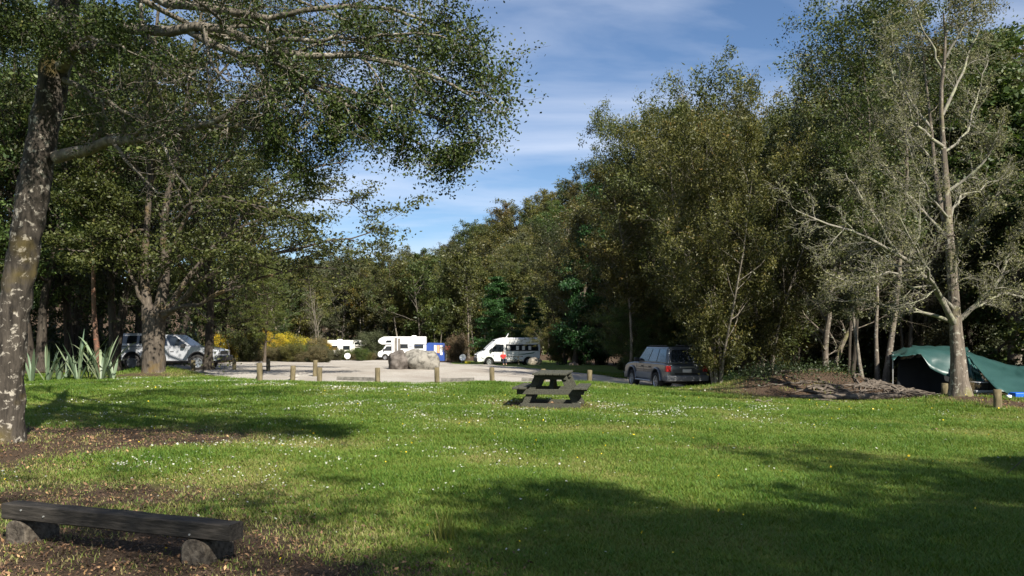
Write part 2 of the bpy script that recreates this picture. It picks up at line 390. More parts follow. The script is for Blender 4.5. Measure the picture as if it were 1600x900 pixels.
me = quads('ground', V, np.stack([i0, i0 + 1, i0 + nx + 1, i0 + nx], 1), smooth=True)
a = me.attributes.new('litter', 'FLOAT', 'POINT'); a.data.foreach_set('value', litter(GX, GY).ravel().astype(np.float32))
m, t, b, o_ = newmat('grass_and_earth')
at = t.nodes.new('ShaderNodeAttribute'); at.attribute_name = 'litter'
n_a = noise(t, .45, 6, .6); n_b = noise(t, 7, 6, .7); n_c = noise(t, 45, 5, .75)
gr = ramp(t, n_b, [(.3, (.05, .085, .016)), (.55, (.10, .14, .028)), (.75, (.17, .17, .05))])
gr2 = ramp(t, n_c, [(.3, (.04, .075, .012)), (.7, (.13, .165, .04))])
gr = mixc(t, .5, gr, gr2)
gr = mixc(t, ramp(t, n_a, [(.5, (0, 0, 0)), (.72, (.65, .65, .65))]), gr, (.17, .15, .05))
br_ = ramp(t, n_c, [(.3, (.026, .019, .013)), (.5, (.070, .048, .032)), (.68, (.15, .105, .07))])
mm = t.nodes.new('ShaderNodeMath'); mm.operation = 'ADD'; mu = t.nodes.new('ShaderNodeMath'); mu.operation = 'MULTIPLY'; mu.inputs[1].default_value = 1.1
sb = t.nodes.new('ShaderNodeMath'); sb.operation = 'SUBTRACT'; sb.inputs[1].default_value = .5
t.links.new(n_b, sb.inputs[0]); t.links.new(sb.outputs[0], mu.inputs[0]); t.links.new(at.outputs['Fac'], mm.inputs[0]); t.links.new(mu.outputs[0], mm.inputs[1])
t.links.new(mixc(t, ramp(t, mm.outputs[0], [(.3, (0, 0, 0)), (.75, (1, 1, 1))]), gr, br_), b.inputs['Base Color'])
b.inputs['Roughness'].default_value = .95; b.inputs['Specular IOR Level'].default_value = .1
bump(t, b, n_c, .8, .05)
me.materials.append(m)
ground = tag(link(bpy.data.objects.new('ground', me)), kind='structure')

# gravel car park: ruled sheet between near and far edge
near_e = [(230, 36.0), (300, 33.5), (345, 31.0), (385, 27.5), (405, 25.2), (450, 26.3), (499, 27.0), (590, 27.9), (683, 28.1), (770, 28.3), (850, 28.6), (921, 28.8), (980, 29.2), (1050, 29.0), (1110, 28.8)]
far_e = [(230, 44), (300, 47), (345, 52), (400, 64), (440, 96), (470, 112), (520, 108), (580, 102), (640, 100), (700, 88), (735, 62), (790, 51.0), (860, 45), (960, 39.5), (1060, 37)]
def dens(poly, n):
    q = []; 
    for (p0, d0), (p1, d1) in zip(poly[:-1], poly[1:]):
        for i in range(n): f = i / n; q.append((p0 + (p1 - p0) * f, d0 + (d1 - d0) * f))
    q.append(poly[-1]); return np.array(q)
A_ = dens(near_e, 8); B_ = dens(far_e, 8)
def toxy(q): return np.stack([(q[:, 0] - 800) / F * q[:, 1], q[:, 1]], 1)
A2 = toxy(A_); B2 = toxy(B_); rg = np.random.default_rng(1)
A2 += rg.normal(size=A2.shape) * .06; B2 += rg.normal(size=B2.shape) * .15
GRAVEL_POLY = np.concatenate([A2, B2[::-1]])
def in_poly(X, Y, poly):
    ins = np.zeros(X.shape, bool); n = len(poly)
    for i in range(n):
        x0, y0 = poly[i]; x1, y1 = poly[(i + 1) % n]
        c = ((y0 > Y) != (y1 > Y)) & (X < (x1 - x0) * (Y - y0) / (y1 - y0 + 1e-12) + x0); ins ^= c
    return ins
nr = 60; f = (np.linspace(0, 1, nr) ** 1.3)[:, None, None]
G = A2[None] * (1 - f) + B2[None] * f; Gz = gz(G[..., 0], G[..., 1]) + .03
V = np.concatenate([G, Gz[..., None]], -1).reshape(-1, 3); nc = len(A2)
i0 = (np.arange(nr - 1)[:, None] * nc + np.arange(nc - 1)[None]).ravel()
m, t, b, o_ = newmat('pale_gravel')
n1_ = noise(t, 22, 6, .75); n2_ = noise(t, .35, 4, .6, stretch=(1, .5, 1))
c = ramp(t, n1_, [(.3, (.20, .175, .145)), (.5, (.36, .33, .285)), (.7, (.50, .47, .42))])
c = mixc(t, ramp(t, n2_, [(.40, (0, 0, 0)), (.66, (.8, .8, .8))]), c, (.24, .205, .165))
t.links.new(c, b.inputs['Base Color']); b.inputs['Roughness'].default_value = .95; bump(t, b, n1_, .8, .04)
me = quads('gravel_car_park', V, np.stack([i0, i0 + 1, i0 + nc + 1, i0 + nc], 1), m, smooth=True)
tag(link(bpy.data.objects.new('gravel_car_park', me)), kind='structure')

# ------------------------------------------------------------------ instancing helper for ground cover (stuff)
def scatter(name, protos, Pn, scale, rotz, label, idx=None):
    pc = bpy.data.collections.new(name + '_pieces')
    for p in protos: pc.objects.link(p)
    me = bpy.data.meshes.new(name); me.vertices.add(len(Pn)); me.vertices.foreach_set('co', np.asarray(Pn, np.float32).ravel())
    for nm, v in (('scl', scale), ('rz', rotz), ('idx', idx)):
        a = me.attributes.new(nm, 'INT' if nm == 'idx' else 'FLOAT', 'POINT'); a.data.foreach_set('value', np.asarray(v, np.int32 if nm == 'idx' else np.float32))
    ob = bpy.data.objects.new(name, me); link(ob)
    ng = bpy.data.node_groups.new(name, 'GeometryNodeTree')
    ng.interface.new_socket('Geometry', in_out='INPUT', socket_type='NodeSocketGeometry'); ng.interface.new_socket('Geometry', in_out='OUTPUT', socket_type='NodeSocketGeometry')
    gi = ng.nodes.new('NodeGroupInput'); go = ng.nodes.new('NodeGroupOutput')
    ip = ng.nodes.new('GeometryNodeInstanceOnPoints'); ci = ng.nodes.new('GeometryNodeCollectionInfo'); ci.inputs['Collection'].default_value = pc
    ci.inputs['Separate Children'].default_value = True; ci.inputs['Reset Children'].default_value = True
    mp_ = ng.nodes.new('GeometryNodeMeshToPoints'); a1 = ng.nodes.new('GeometryNodeInputNamedAttribute'); a1.data_type = 'FLOAT'; a1.inputs['Name'].default_value = 'scl'
    a2 = ng.nodes.new('GeometryNodeInputNamedAttribute'); a2.data_type = 'FLOAT'; a2.inputs['Name'].default_value = 'rz'
    cx = ng.nodes.new('ShaderNodeCombineXYZ')
    l = ng.links.new
    l(gi.outputs[0], mp_.inputs['Mesh']); l(mp_.outputs[0], ip.inputs['Points']); l(ci.outputs[0], ip.inputs['Instance']); ip.inputs['Pick Instance'].default_value = True
    l(a2.outputs[0], cx.inputs[2]); l(cx.outputs[0], ip.inputs['Rotation']); l(a1.outputs[0], ip.inputs['Scale']); l(ip.outputs[0], go.inputs[0])
    a3 = ng.nodes.new('GeometryNodeInputNamedAttribute'); a3.data_type = 'INT'; a3.inputs['Name'].default_value = 'idx'; l(a3.outputs[0], ip.inputs['Instance Index'])
    md = ob.modifiers.new('scatter', 'NODES'); md.node_group = ng
    return tag(ob, label, kind='stuff')
def blades(rng, n, rad, h, wd, lean=.5):
    p = rng.normal(size=(n, 2)) * rad * .6; a = rng.random(n) * 2 * PI; hh = h * (.5 + rng.random(n)); w_ = wd * (.7 + .6 * rng.random(n))
    ln = lean * (.3 + rng.random(n)); c, s = np.cos(a), np.sin(a); z0 = np.zeros(n) - .01
    base = np.stack([p[:, 0], p[:, 1], z0], 1); side = np.stack([-s, c, z0 * 0], 1) * w_[:, None] / 2; out_ = np.stack([c, s, z0 * 0], 1)
    mid = base + out_ * (hh * ln * .4)[:, None] + np.array([0, 0, 1]) * (hh * .6)[:, None]; tip = base + out_ * (hh * ln * 1.1)[:, None] + np.array([0, 0, 1]) * hh[:, None]
    V = np.stack([base - side, base + side, mid + side * .8, mid - side * .8, tip + side * .12, tip - side * .12], 1).reshape(-1, 3)
    b_ = np.arange(n)[:, None] * 6; Q = np.concatenate([b_ + [0, 1, 2, 3], b_ + [3, 2, 4, 5]])
    return V, Q, n
GRASS = leafmat('grass_blades', [(0, (.048, .11, .014)), (.45, (.108, .19, .025)), (.75, (.19, .235, .048)), (1, (.34, .29, .13))], .35, .5, 0, .25)
GRASS_DRY = GRASS
rng = np.random.default_rng(7)
pro = []
for i in range(8):                                     # from lush green to dry and thin
    V, Q, n = blades(rng, 48 - 2 * i, .11, .044 - .0025 * i, .0062, .9)
    tn = np.repeat((.26 + .085 * i + .17 * rng.normal(size=n)).clip(0, 1), 6)
    pro.append(bpy.data.objects.new('grass_clump_%d' % i, quads('grass_clump', V, Q, GRASS, tn)))
from mathutils import noise as mnoise
def fbm(X, Y, sc, seed=0):
    return np.array([mnoise.noise((x * sc, y * sc, seed)) + .5 * mnoise.noise((x * sc * 2.3, y * sc * 2.3, seed + 5)) + .3 * mnoise.noise((x * sc * 5.1, y * sc * 5.1, seed + 9)) for x, y in zip(X, Y)])
NG = 62000
Yg = 4.2 * (44 / 4.2) ** rng.random(NG * 2)           # density falls with distance
Xg = (rng.random(NG * 2) * 2 - 1) * (Yg * .70 + 1.5)
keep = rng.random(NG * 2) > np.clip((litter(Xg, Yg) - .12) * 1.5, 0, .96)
keep &= ~in_poly(Xg, Yg, GRAVEL_POLY)
keep &= rng.random(NG * 2) < np.clip(Yg / 9, .45, 1)
Xg, Yg = Xg[keep], Yg[keep]; sc_ = .75 + .055 * Yg.clip(4, 40) + .25 * rng.random(len(Xg))
patch = .5 + .5 * np.sin(Xg * .9 + 1.7 * np.sin(Yg * .5)) * np.sin(Yg * .8 + np.sin(Xg * .7)); sc_ *= (.8 + .35 * patch)
fb = fbm(Xg, Yg, .55)
ix = (3.3 + 4.2 * fb + 5.0 * litter(Xg, Yg).clip(0, .8) + rng.normal(size=len(Xg)) * .9).round().clip(0, 7); sc_ *= (1.08 - .035 * ix)
scatter('lawn_grass', pro, np.stack([Xg, Yg, gz(Xg, Yg)], 1), sc_, rng.random(len(Xg)) * 6.28, 'short green grass of the camp lawn', ix)

# daisies, buttercups, fallen leaves: three joined meshes
def discs(rng, X, Y, h, s, name, mat, label, up=2.2, k=4, tint=None):
    C = np.stack([X, Y, gz(X, Y) + h], 1); V, Q = leaves(rng, C, s, up, .35, .85 if tint is None else .48)
    me = quads(name, V, Q, mat, tint=None if tint is None else np.repeat(tint, 4)); return tag(link(bpy.data.objects.new(name, me)), label, kind='stuff')
WHITE = M('daisy_petals', (.44, .45, .38), (.34, .35, .28), 3, .8); YEL = M('buttercup_petals', (.75, .55, .02), (.6, .42, .02), 3, .5)
def daisy_density(X, Y):
    d = 1.6 * blob(X, Y, -11, 28, 7, 3.0) + .9 * blob(X, Y, -4, 24.5, 5, 2.6) + .5 * blob(X, Y, 1.2, 15.6, 3.5, 1.4) + .6 * blob(X, Y, -3, 10.2, 3.2, 2.6) + .22 * blob(X, Y, 5, 18.5, 4, 2) + .35 * blob(X, Y, -5, 17, 5, 3)
    n = .5 + .5 * np.sin(X * 2.1 + 2 * np.sin(Y * .9)) * np.sin(Y * 1.6 + 1.5 * np.sin(X * 1.1))
    return (d * (.25 + .9 * n ** 2)).clip(0, 1) + .012
n = 160000; Y = 4.5 + 26 * rng.random(n) ** .75; X = (rng.random(n) * 2 - 1) * (Y * .68)
kp = (rng.random(n) < daisy_density(X, Y) * 2.6 * (.25 + .75 * sstep((Y - 6) / 12))) & (litter(X, Y) < .75) & ~in_poly(X, Y, GRAVEL_POLY); X, Y = X[kp], Y[kp]; fb = fbm(X, Y, 1.1, 3); kp = rng.random(len(X)) < (.35 + 1.6 * fb).clip(.03, 1); X, Y = X[kp], Y[kp]
discs(rng, X, Y, .035 + .02 * rng.random(len(X)), .0055 + .0006 * Y, 'lawn_daisies', WHITE, 'small white daisies scattered over the lawn')
n = 1500; Y = 5 + 17 * rng.random(n); X = (rng.random(n) * 2 - 1) * Y * .66
kp = rng.random(n) < .12 + .8 * blob(X, Y, 9, 18.5, 3, 2) + .4 * blob(X, Y, 0, 13, 3, 2); X, Y = X[kp], Y[kp]
discs(rng, X, Y, .06 + .02 * rng.random(len(X)), .008 + .0003 * Y, 'lawn_buttercups', YEL, 'tiny yellow flowers scattered over the lawn', 1.0)
LITTER = leafmat('fallen_leaves', [(0, (.04, .028, .018)), (.4, (.10, .06, .034)), (.75, (.22, .13, .065)), (1, (.42, .27, .12))], .1, .7, 0)
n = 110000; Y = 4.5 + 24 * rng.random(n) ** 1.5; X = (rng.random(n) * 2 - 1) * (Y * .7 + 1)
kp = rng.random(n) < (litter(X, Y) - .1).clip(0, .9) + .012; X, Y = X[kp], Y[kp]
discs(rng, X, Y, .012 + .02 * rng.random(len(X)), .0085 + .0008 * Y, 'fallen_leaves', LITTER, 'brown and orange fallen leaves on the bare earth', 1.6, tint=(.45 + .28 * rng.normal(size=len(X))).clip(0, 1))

# ------------------------------------------------------------------ trees drawn from their own limbs
def curve(pts, n):
    """smooth resample of (px, py, D) control points to n+1 world points"""
    P = np.array([tuple(P3(*p)) for p in pts]); k = len(P)
    if k == 2: tt = np.linspace(0, 1, n + 1)[:, None]; return P[0] * (1 - tt) + P[1] * tt
    d = np.concatenate([[0], np.cumsum(np.linalg.norm(np.diff(P, axis=0), axis=1))]); u = np.linspace(0, d[-1], n + 1)
    Q = []
    for x in u:
        i = min(max(np.searchsorted(d, x) - 1, 0), k - 2); t_ = (x - d[i]) / (d[i+1] - d[i] + 1e-9)
        p0 = P[max(i-1, 0)]; p1 = P[i]; p2 = P[i+1]; p3 = P[min(i+2, k-1)]
        Q.append(.5 * ((2*p1) + (p2-p0)*t_ + (2*p0-5*p1+4*p2-p3)*t_**2 + (3*p1-p0-3*p2+p3)*t_**3))
    return np.array(Q)
def limb_set(defs, n, rng, jit=.0):
    Ps, Rs = [], []
    for pts, r0, r1 in defs:
        P = curve(pts, n); L = np.linalg.norm(P[-1] - P[0]); P[1:] += rng.normal(size=P[1:].shape) * jit * L / n
        Ps.append(P); Rs.append(np.linspace(0, 1, n + 1) ** .8 * (r1 - r0) + r0)
    P = np.array(Ps); R = np.array(Rs); Dr = nrm(np.gradient(P, axis=1)); L = np.linalg.norm(np.diff(P, axis=1), axis=-1).sum(1)
    return P, R, Dr, L
def knobby(V, rng, amp, sc=5.0):
    q = V * sc
    n = np.sin(q[:, 0] * 2.1 + q[:, 2]) * np.sin(q[:, 1] * 1.7 - q[:, 2] * .8) + .6 * np.sin(q[:, 2] * 3.1 + q[:, 0] * 3) * np.sin(q[:, 1] * 4.3)
    return V + amp * n[:, None] * np.array([1, .8, .15])
def local(V, o): return V - np.array([tuple(o)])

# --- near beech at the left edge
rng = np.random.default_rng(11)
o0 = W(6, 10.9)
tr = curve([(2, 716, 10.9), (8, 640, 10.9), (22, 480, 10.85), (42, 360, 10.8), (62, 240, 10.75), (80, 140, 10.7), (96, 40, 10.7), (112, -90, 10.7), (130, -260, 10.8), (142, -400, 10.9)], 34)
tr = curve([(2, 716, 10.9), (8, 640, 10.9), (22, 480, 10.85), (42, 360, 10.8), (62, 240, 10.75), (80, 140, 10.7), (96, 40, 10.7), (112, -90, 10.7), (130, -260, 10.8), (142, -400, 10.9)], 260)
rr = np.interp(np.linspace(0, 1, 261), [0, .02, .05, .10, .3, .55, .75, 1], [.46, .33, .25, .205, .19, .18, .14, .04])
Vt, Qt = tubes(tr[None], rr[None], 48); Vt = knobby(Vt, rng, .012)
ct_ = np.repeat(tr, 48, 0); dr_ = nrm(Vt - ct_); from_n = np.array([mnoise.noise((p[0] * 9, p[1] * 9, p[2] * 2.6)) + .7 * abs(mnoise.noise((p[0] * 26, p[1] * 26, p[2] * 7))) + .35 * mnoise.noise((p[0] * 60, p[1] * 60, p[2] * 34)) for p in Vt])
Vt = Vt + dr_ * (from_n * .018)[:, None]
T = thing('beech_tree', 'large mottled beech leaning right at the left edge, boughs arching over the lawn', 'tree', o0)
add_part('trunk', quads('near_trunk', local(Vt, o0), Qt, smooth=True), T, BARK['near'])
LB = [
 ([(86, 246, 10.75), (120, 240, 10.6), (170, 222, 10.3), (225, 215, 10.1), (300, 195, 9.8), (355, 185, 9.6), (400, 150, 9.4), (470, 128, 9.2)], .088, .02),
 ([(310, 193, 9.8), (350, 198, 9.6), (410, 204, 9.4), (470, 240, 9.2)], .035, .008),
 ([(125, 238, 10.6), (148, 215, 10.5), (162, 195, 10.45), (158, 180, 10.4)], .045, .018),
 ([(92, 112, 10.7), (130, 80, 10.3), (170, 64, 10.0), (235, 50, 9.7), (310, 42, 9.4), (400, 68, 9.1), (500, 86, 8.9), (600, 100, 8.7), (690, 122, 8.6), (755, 150, 8.5)], .10, .012),
 ([(290, 44, 9.5), (350, 78, 9.3), (430, 108, 9.1), (530, 140, 9.0), (620, 165, 9.0), (720, 196, 9.0)], .055, .010),
 ([(92, 118, 10.7), (130, 138, 10.4), (180, 168, 10.1), (240, 195, 9.9), (290, 225, 9.8)], .045, .012),
 ([(470, 125, 9.1), (560, 170, 9.0), (640, 215, 9.0), (700, 250, 9.0)], .030, .006),
 ([(100, 0, 10.7), (160, -30, 10.3), (240, -10, 9.9), (340, 8, 9.5), (460, 20, 9.2), (580, 10, 9.0), (660, 22, 8.9), (735, 60, 8.8)], .085, .010),
 ([(108, -60, 10.7), (190, -110, 10.2), (320, -90, 9.7), (480, -60, 9.3), (610, -40, 9.1), (720, -10, 9.0)], .08, .012),
 ([(112, -90, 10.7), (60, -60, 10.0), (10, -10, 9.4), (-40, 30, 9.0)], .06, .015),
 ([(96, 40, 10.7), (110, 60, 10.0), (150, 62, 9.2), (200, 80, 8.6)], .05, .010),
 ([(98, 20, 10.7), (60, 30, 10.1), (20, 40, 9.4), (-30, 60, 8.9)], .05, .010),
 ([(120, -160, 10.7), (230, -230, 10.3), (380, -240, 9.9), (560, -200, 9.6), (700, -150, 9.4)], .07, .012),
 ([(104, -30, 10.7), (170, -20, 11.4), (280, 30, 12.4), (400, 70, 13.2), (520, 130, 13.6), (600, 170, 13.8)], .06, .012),
 ([(115, -120, 10.7), (210, -90, 11.6), (330, -60, 12.6), (470, 0, 13.4), (620, 60, 13.6)], .06, .012),
 ([(110, -80, 10.7), (10, -100, 11.4), (-100, -60, 12), (-200, 0, 12.5)], .07, .012),
 ([(125, -200, 10.7), (90, -330, 11.4), (150, -450, 12.0), (260, -520, 12.4)], .07, .012),
 ([(108, -60, 10.7), (200, -180, 9.2), (330, -240, 7.8), (470, -260, 6.8)], .07, .012),
 ([(112, -90, 10.7), (150, -220, 9.2), (200, -340, 7.7), (270, -430, 6.6)], .07, .012),
 ([(112, -90, 10.7), (60, -260, 9.2), (0, -360, 7.6), (-100, -460, 6.4)], .07, .012),
 ([(130, -260, 10.8), (260, -340, 9.2), (400, -400, 8), (560, -420, 7.2)], .06, .012),
 ([(420, 70, 9.1), (540, 60, 8.8), (660, 50, 8.7), (730, 66, 8.6), (770, 100, 8.6)], .03, .006),
]
P1, R1, D1, L1 = limb_set(LB, 12, rng, .10)
S, D, L2, r, t_ = spawn(rng, P1, R1, D1, L1, 12, .22, 1.0, .75, .24, .5, .45, lambda t: 1.05 - .35 * t)
L2 = L2.clip(.4, 1.7)
P2, R2, D2 = grow(rng, S, D, L2, r.clip(.006, .03), 5, .16, -.02, .35)
S, D, L3, r, t_ = spawn(rng, P2, R2, D2, L2, 6, .15, 1.0, .75, .48, .6, .35)
P3_, R3, D3 = grow(rng, S, D, L3, r.clip(.003, .012), 4, .2, -.04, .4)
S, D, L4, r, t_ = spawn(rng, P3_, R3, D3, L3, 4, .15, 1.0, .7, .5, .7, .3)
P4, R4, D4 = grow(rng, S, D, L4, r.clip(.002, .006), 2, .25, -.03, .5)
allV = [tubes(P1, R1, 9), tubes(P2, R2, 5), tubes(P3_, R3, 3), tubes(P4, R4, 3)]
V, Q = cat(allV)
add_part('branches', quads('near_branches', local(V, o0), Q, smooth=True), T, BARK['pale'])
cs = []; ts = []
for PP, kk, per, rad, t0 in ((P4, 4, 6, .065, .0), (P3_, 5, 4, .06, .3), (P1[:, 9:], 8, 10, .12, .5)):
    c, ti = clusters(rng, PP, kk, per, rad * 1.3, .8, t0); cs.append(c); ts.append(ti)
C = np.concatenate(cs); tn = np.concatenate(ts)
sx = C[:, 0] / C[:, 1]; low = (sx < -.31) & (C[:, 2] < 1.5 + .345 * C[:, 1]); kp = rng.random(len(C)) > np.where(low, .82, .12); C, tn = C[kp], tn[kp]   # open lower inner crown
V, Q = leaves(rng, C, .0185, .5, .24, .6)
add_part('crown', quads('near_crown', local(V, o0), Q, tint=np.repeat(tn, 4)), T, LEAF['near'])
# hanging lichen on the near boughs
sp = np.array([tuple(P3(*p)) for p in ((500, 190, 9.2), (515, 165, 9.2), (480, 175, 9.3), (470, 165, 9.3), (445, 178, 9.4), (525, 180, 9.2), (340, 120, 9.6), (395, 190, 9.5))])
Sx = np.repeat(sp, 9, 0) + rng.normal(size=(len(sp) * 9, 3)) * .07
Pl, Rl, Dl = grow(rng, Sx, np.tile([0, 0, -1.0], (len(Sx), 1)) + rng.normal(size=(len(Sx), 3)) * .5, .25 + .3 * rng.random(len(Sx)), np.full(len(Sx), .006), 6, .35, -.12, .4)
c, ti = clusters(rng, Pl, 5, 8, .016, 1.2, 0); lv = leaves(rng, c, .012, 0, .3, .5)
Vl, Ql = cat([tubes(Pl, Rl, 3), lv])
add_part('hanging_lichen', quads('near_lichen', local(Vl, o0), Ql, tint=np.concatenate([np.full(len(Pl) * 7 * 3, .7), np.repeat(ti + .15, 4)])), T, LEAF['lichen'])

def limb_tree(name, label, px, D, trunks, limbs, bark, leaf, seed, br2=12, br3=6, len2=.3, len3=.45, k=3, per=22, rad=.25, flat=.35, lsz=.06, up=.8, t0=.25, flat2=.5, trop=.02, bare=1.0, twigk=0, k1=9, wander=.12, tmin=.2, jit=.12, lmax=3.0, bbark=None):
    rng = np.random.default_rng(seed); o0 = W(px, D)
    T = thing(name, label, 'tree', o0)
    tv = []
    for pts, r0, r1 in trunks:
        P = curve(pts, 16); R = np.linspace(0, 1, 17) ** .62 * (r1 - r0) + r0; R = R * (1 + .55 * np.exp(-np.arange(17) * 1.5)); Vx, Qx = tubes(P[None], R[None], 16); tv.append((knobby(Vx, rng, r0 * .07, 1.2 / max(r0, .05)), Qx))
    V, Q = cat(tv); add_part('trunk', quads(name + '_trunk', local(V, o0), Q, smooth=True), T, BARK[bark])
    P1, R1, D1, L1 = limb_set(limbs, 12, rng, jit)
    S, Dd, L2, r, _ = spawn(rng, P1, R1, D1, L1, br2, tmin, 1.0, .7, len2, .5, flat2, lambda t: 1.1 - .5 * t); L2 = L2.clip(.3, lmax)
    P2, R2, D2 = grow(rng, S, Dd, L2, r, 5, wander * 1.3, trop, .3)
    S, Dd, L3, r, _ = spawn(rng, P2, R2, D2, L2, br3, .15, 1.0, .75, len3, .55, flat2)
    P3_, R3, D3 = grow(rng, S, Dd, L3, r, 3, .2, trop, .3)
    bv = [tubes(P1, R1, k1), tubes(P2, R2, 4), tubes(P3_, R3, 3)]; src = P3_
    if twigk:
        S, Dd, L4, r, _ = spawn(rng, P3_, R3, D3, L3, twigk, .15, 1.0, .7, .5, .7, flat2); P4, R4, D4 = grow(rng, S, Dd, L4, r.clip(.004, 1), 2, .25, trop, .4)
        bv.append(tubes(P4, R4, 3)); src = P4
    V, Q = cat(bv); add_part('branches', quads(name + '_branches', local(V, o0), Q, smooth=True), T, BARK[bbark or bark])
    c, ti = clusters(rng, src, k, per, rad, flat, t0)
    c2, ti2 = clusters(rng, P2, k, per, rad, flat, .5); c = np.concatenate([c, c2]); ti = np.concatenate([ti, ti2])
    if bare < 1: kp = rng.random(len(c)) < bare; c, ti = c[kp], ti[kp]
    V, Q = leaves(rng, c, lsz, up, .3, .55)
    add_part('crown', quads(name + '_crown', local(V, o0), Q, tint=np.repeat(ti, 4)), T, LEAF[leaf])
    return T

# --- spreading beech with the thick ridged trunk in front of the ute
limb_tree('beech_tree', 'broad spreading beech with thick ridged trunk standing in front of the white ute', 240, 32.5,
  [([(240, 590, 32.5), (240, 560, 32.5), (241, 510, 32.5), (242, 485, 32.5)], .46, .42),
   ([(234, 500, 32.5), (226, 440, 32.6), (228, 360, 32.7), (236, 270, 32.9), (228, 180, 33), (240, 90, 33), (250, -10, 33)], .20, .05),
   ([(246, 498, 32.5), (258, 430, 32.4), (256, 350, 32.2), (270, 270, 32), (290, 180, 31.9), (300, 90, 31.9), (320, 0, 31.9)], .22, .05)],
  [([(250, 495, 32.4), (290, 455, 31.8), (350, 420, 31.2), (430, 398, 30.6), (500, 380, 30.2), (575, 362, 30)], .14, .02),
   ([(248, 488, 32.4), (300, 478, 31.9), (360, 450, 31.4), (410, 430, 31), (470, 420, 30.8), (530, 418, 30.6)], .11, .02),
   ([(250, 490, 32.4), (300, 430, 32.6), (350, 370, 32.8), (400, 310, 33), (470, 270, 33.2), (560, 240, 33.2)], .14, .02),
   ([(256, 400, 32.4), (300, 330, 32), (340, 260, 31.6), (400, 190, 31.2), (470, 160, 31)], .11, .02),
   ([(234, 490, 32.5), (215, 450, 32.2), (190, 400, 32), (175, 340, 31.8), (150, 300, 31.6)], .10, .02),
   ([(228, 400, 32.6), (200, 350, 32.2), (160, 320, 31.8), (110, 300, 31.4)], .08, .02),
   ([(236, 300, 32.8), (200, 240, 32.4), (150, 200, 32), (100, 190, 31.8)], .08, .02),
   ([(256, 360, 32.3), (300, 320, 31), (360, 310, 30), (430, 330, 29.2), (480, 350, 28.8)], .08, .02),
   ([(270, 270, 32), (330, 200, 31), (390, 140, 30.5), (450, 110, 30)], .08, .02),
   ([(236, 270, 32.9), (260, 180, 31), (300, 120, 30), (330, 60, 29.5)], .08, .02),
   ([(240, 90, 33), (180, 60, 33), (130, 40, 33)], .06, .02), ([(290, 180, 31.9), (370, 90, 31.9), (450, 50, 32), (520, 70, 32)], .07, .02),
   ([(300, 90, 31.9), (360, 20, 31.9), (420, -20, 32)], .06, .02), ([(228, 360, 32.7), (180, 370, 31.4), (130, 390, 30.6), (90, 390, 30.2)], .07, .02),
   ([(350, 370, 32.8), (430, 330, 33.4), (510, 310, 33.8), (580, 340, 34)], .06, .015), ([(242, 440, 32.2), (280, 400, 30.5), (330, 390, 29.6), (390, 400, 29)], .06, .015)],
  'brown', 'beech', 21, br2=12, br3=7, len2=.34, len3=.45, k=3, per=13, rad=.24, flat=.3, lsz=.062, up=1.2)

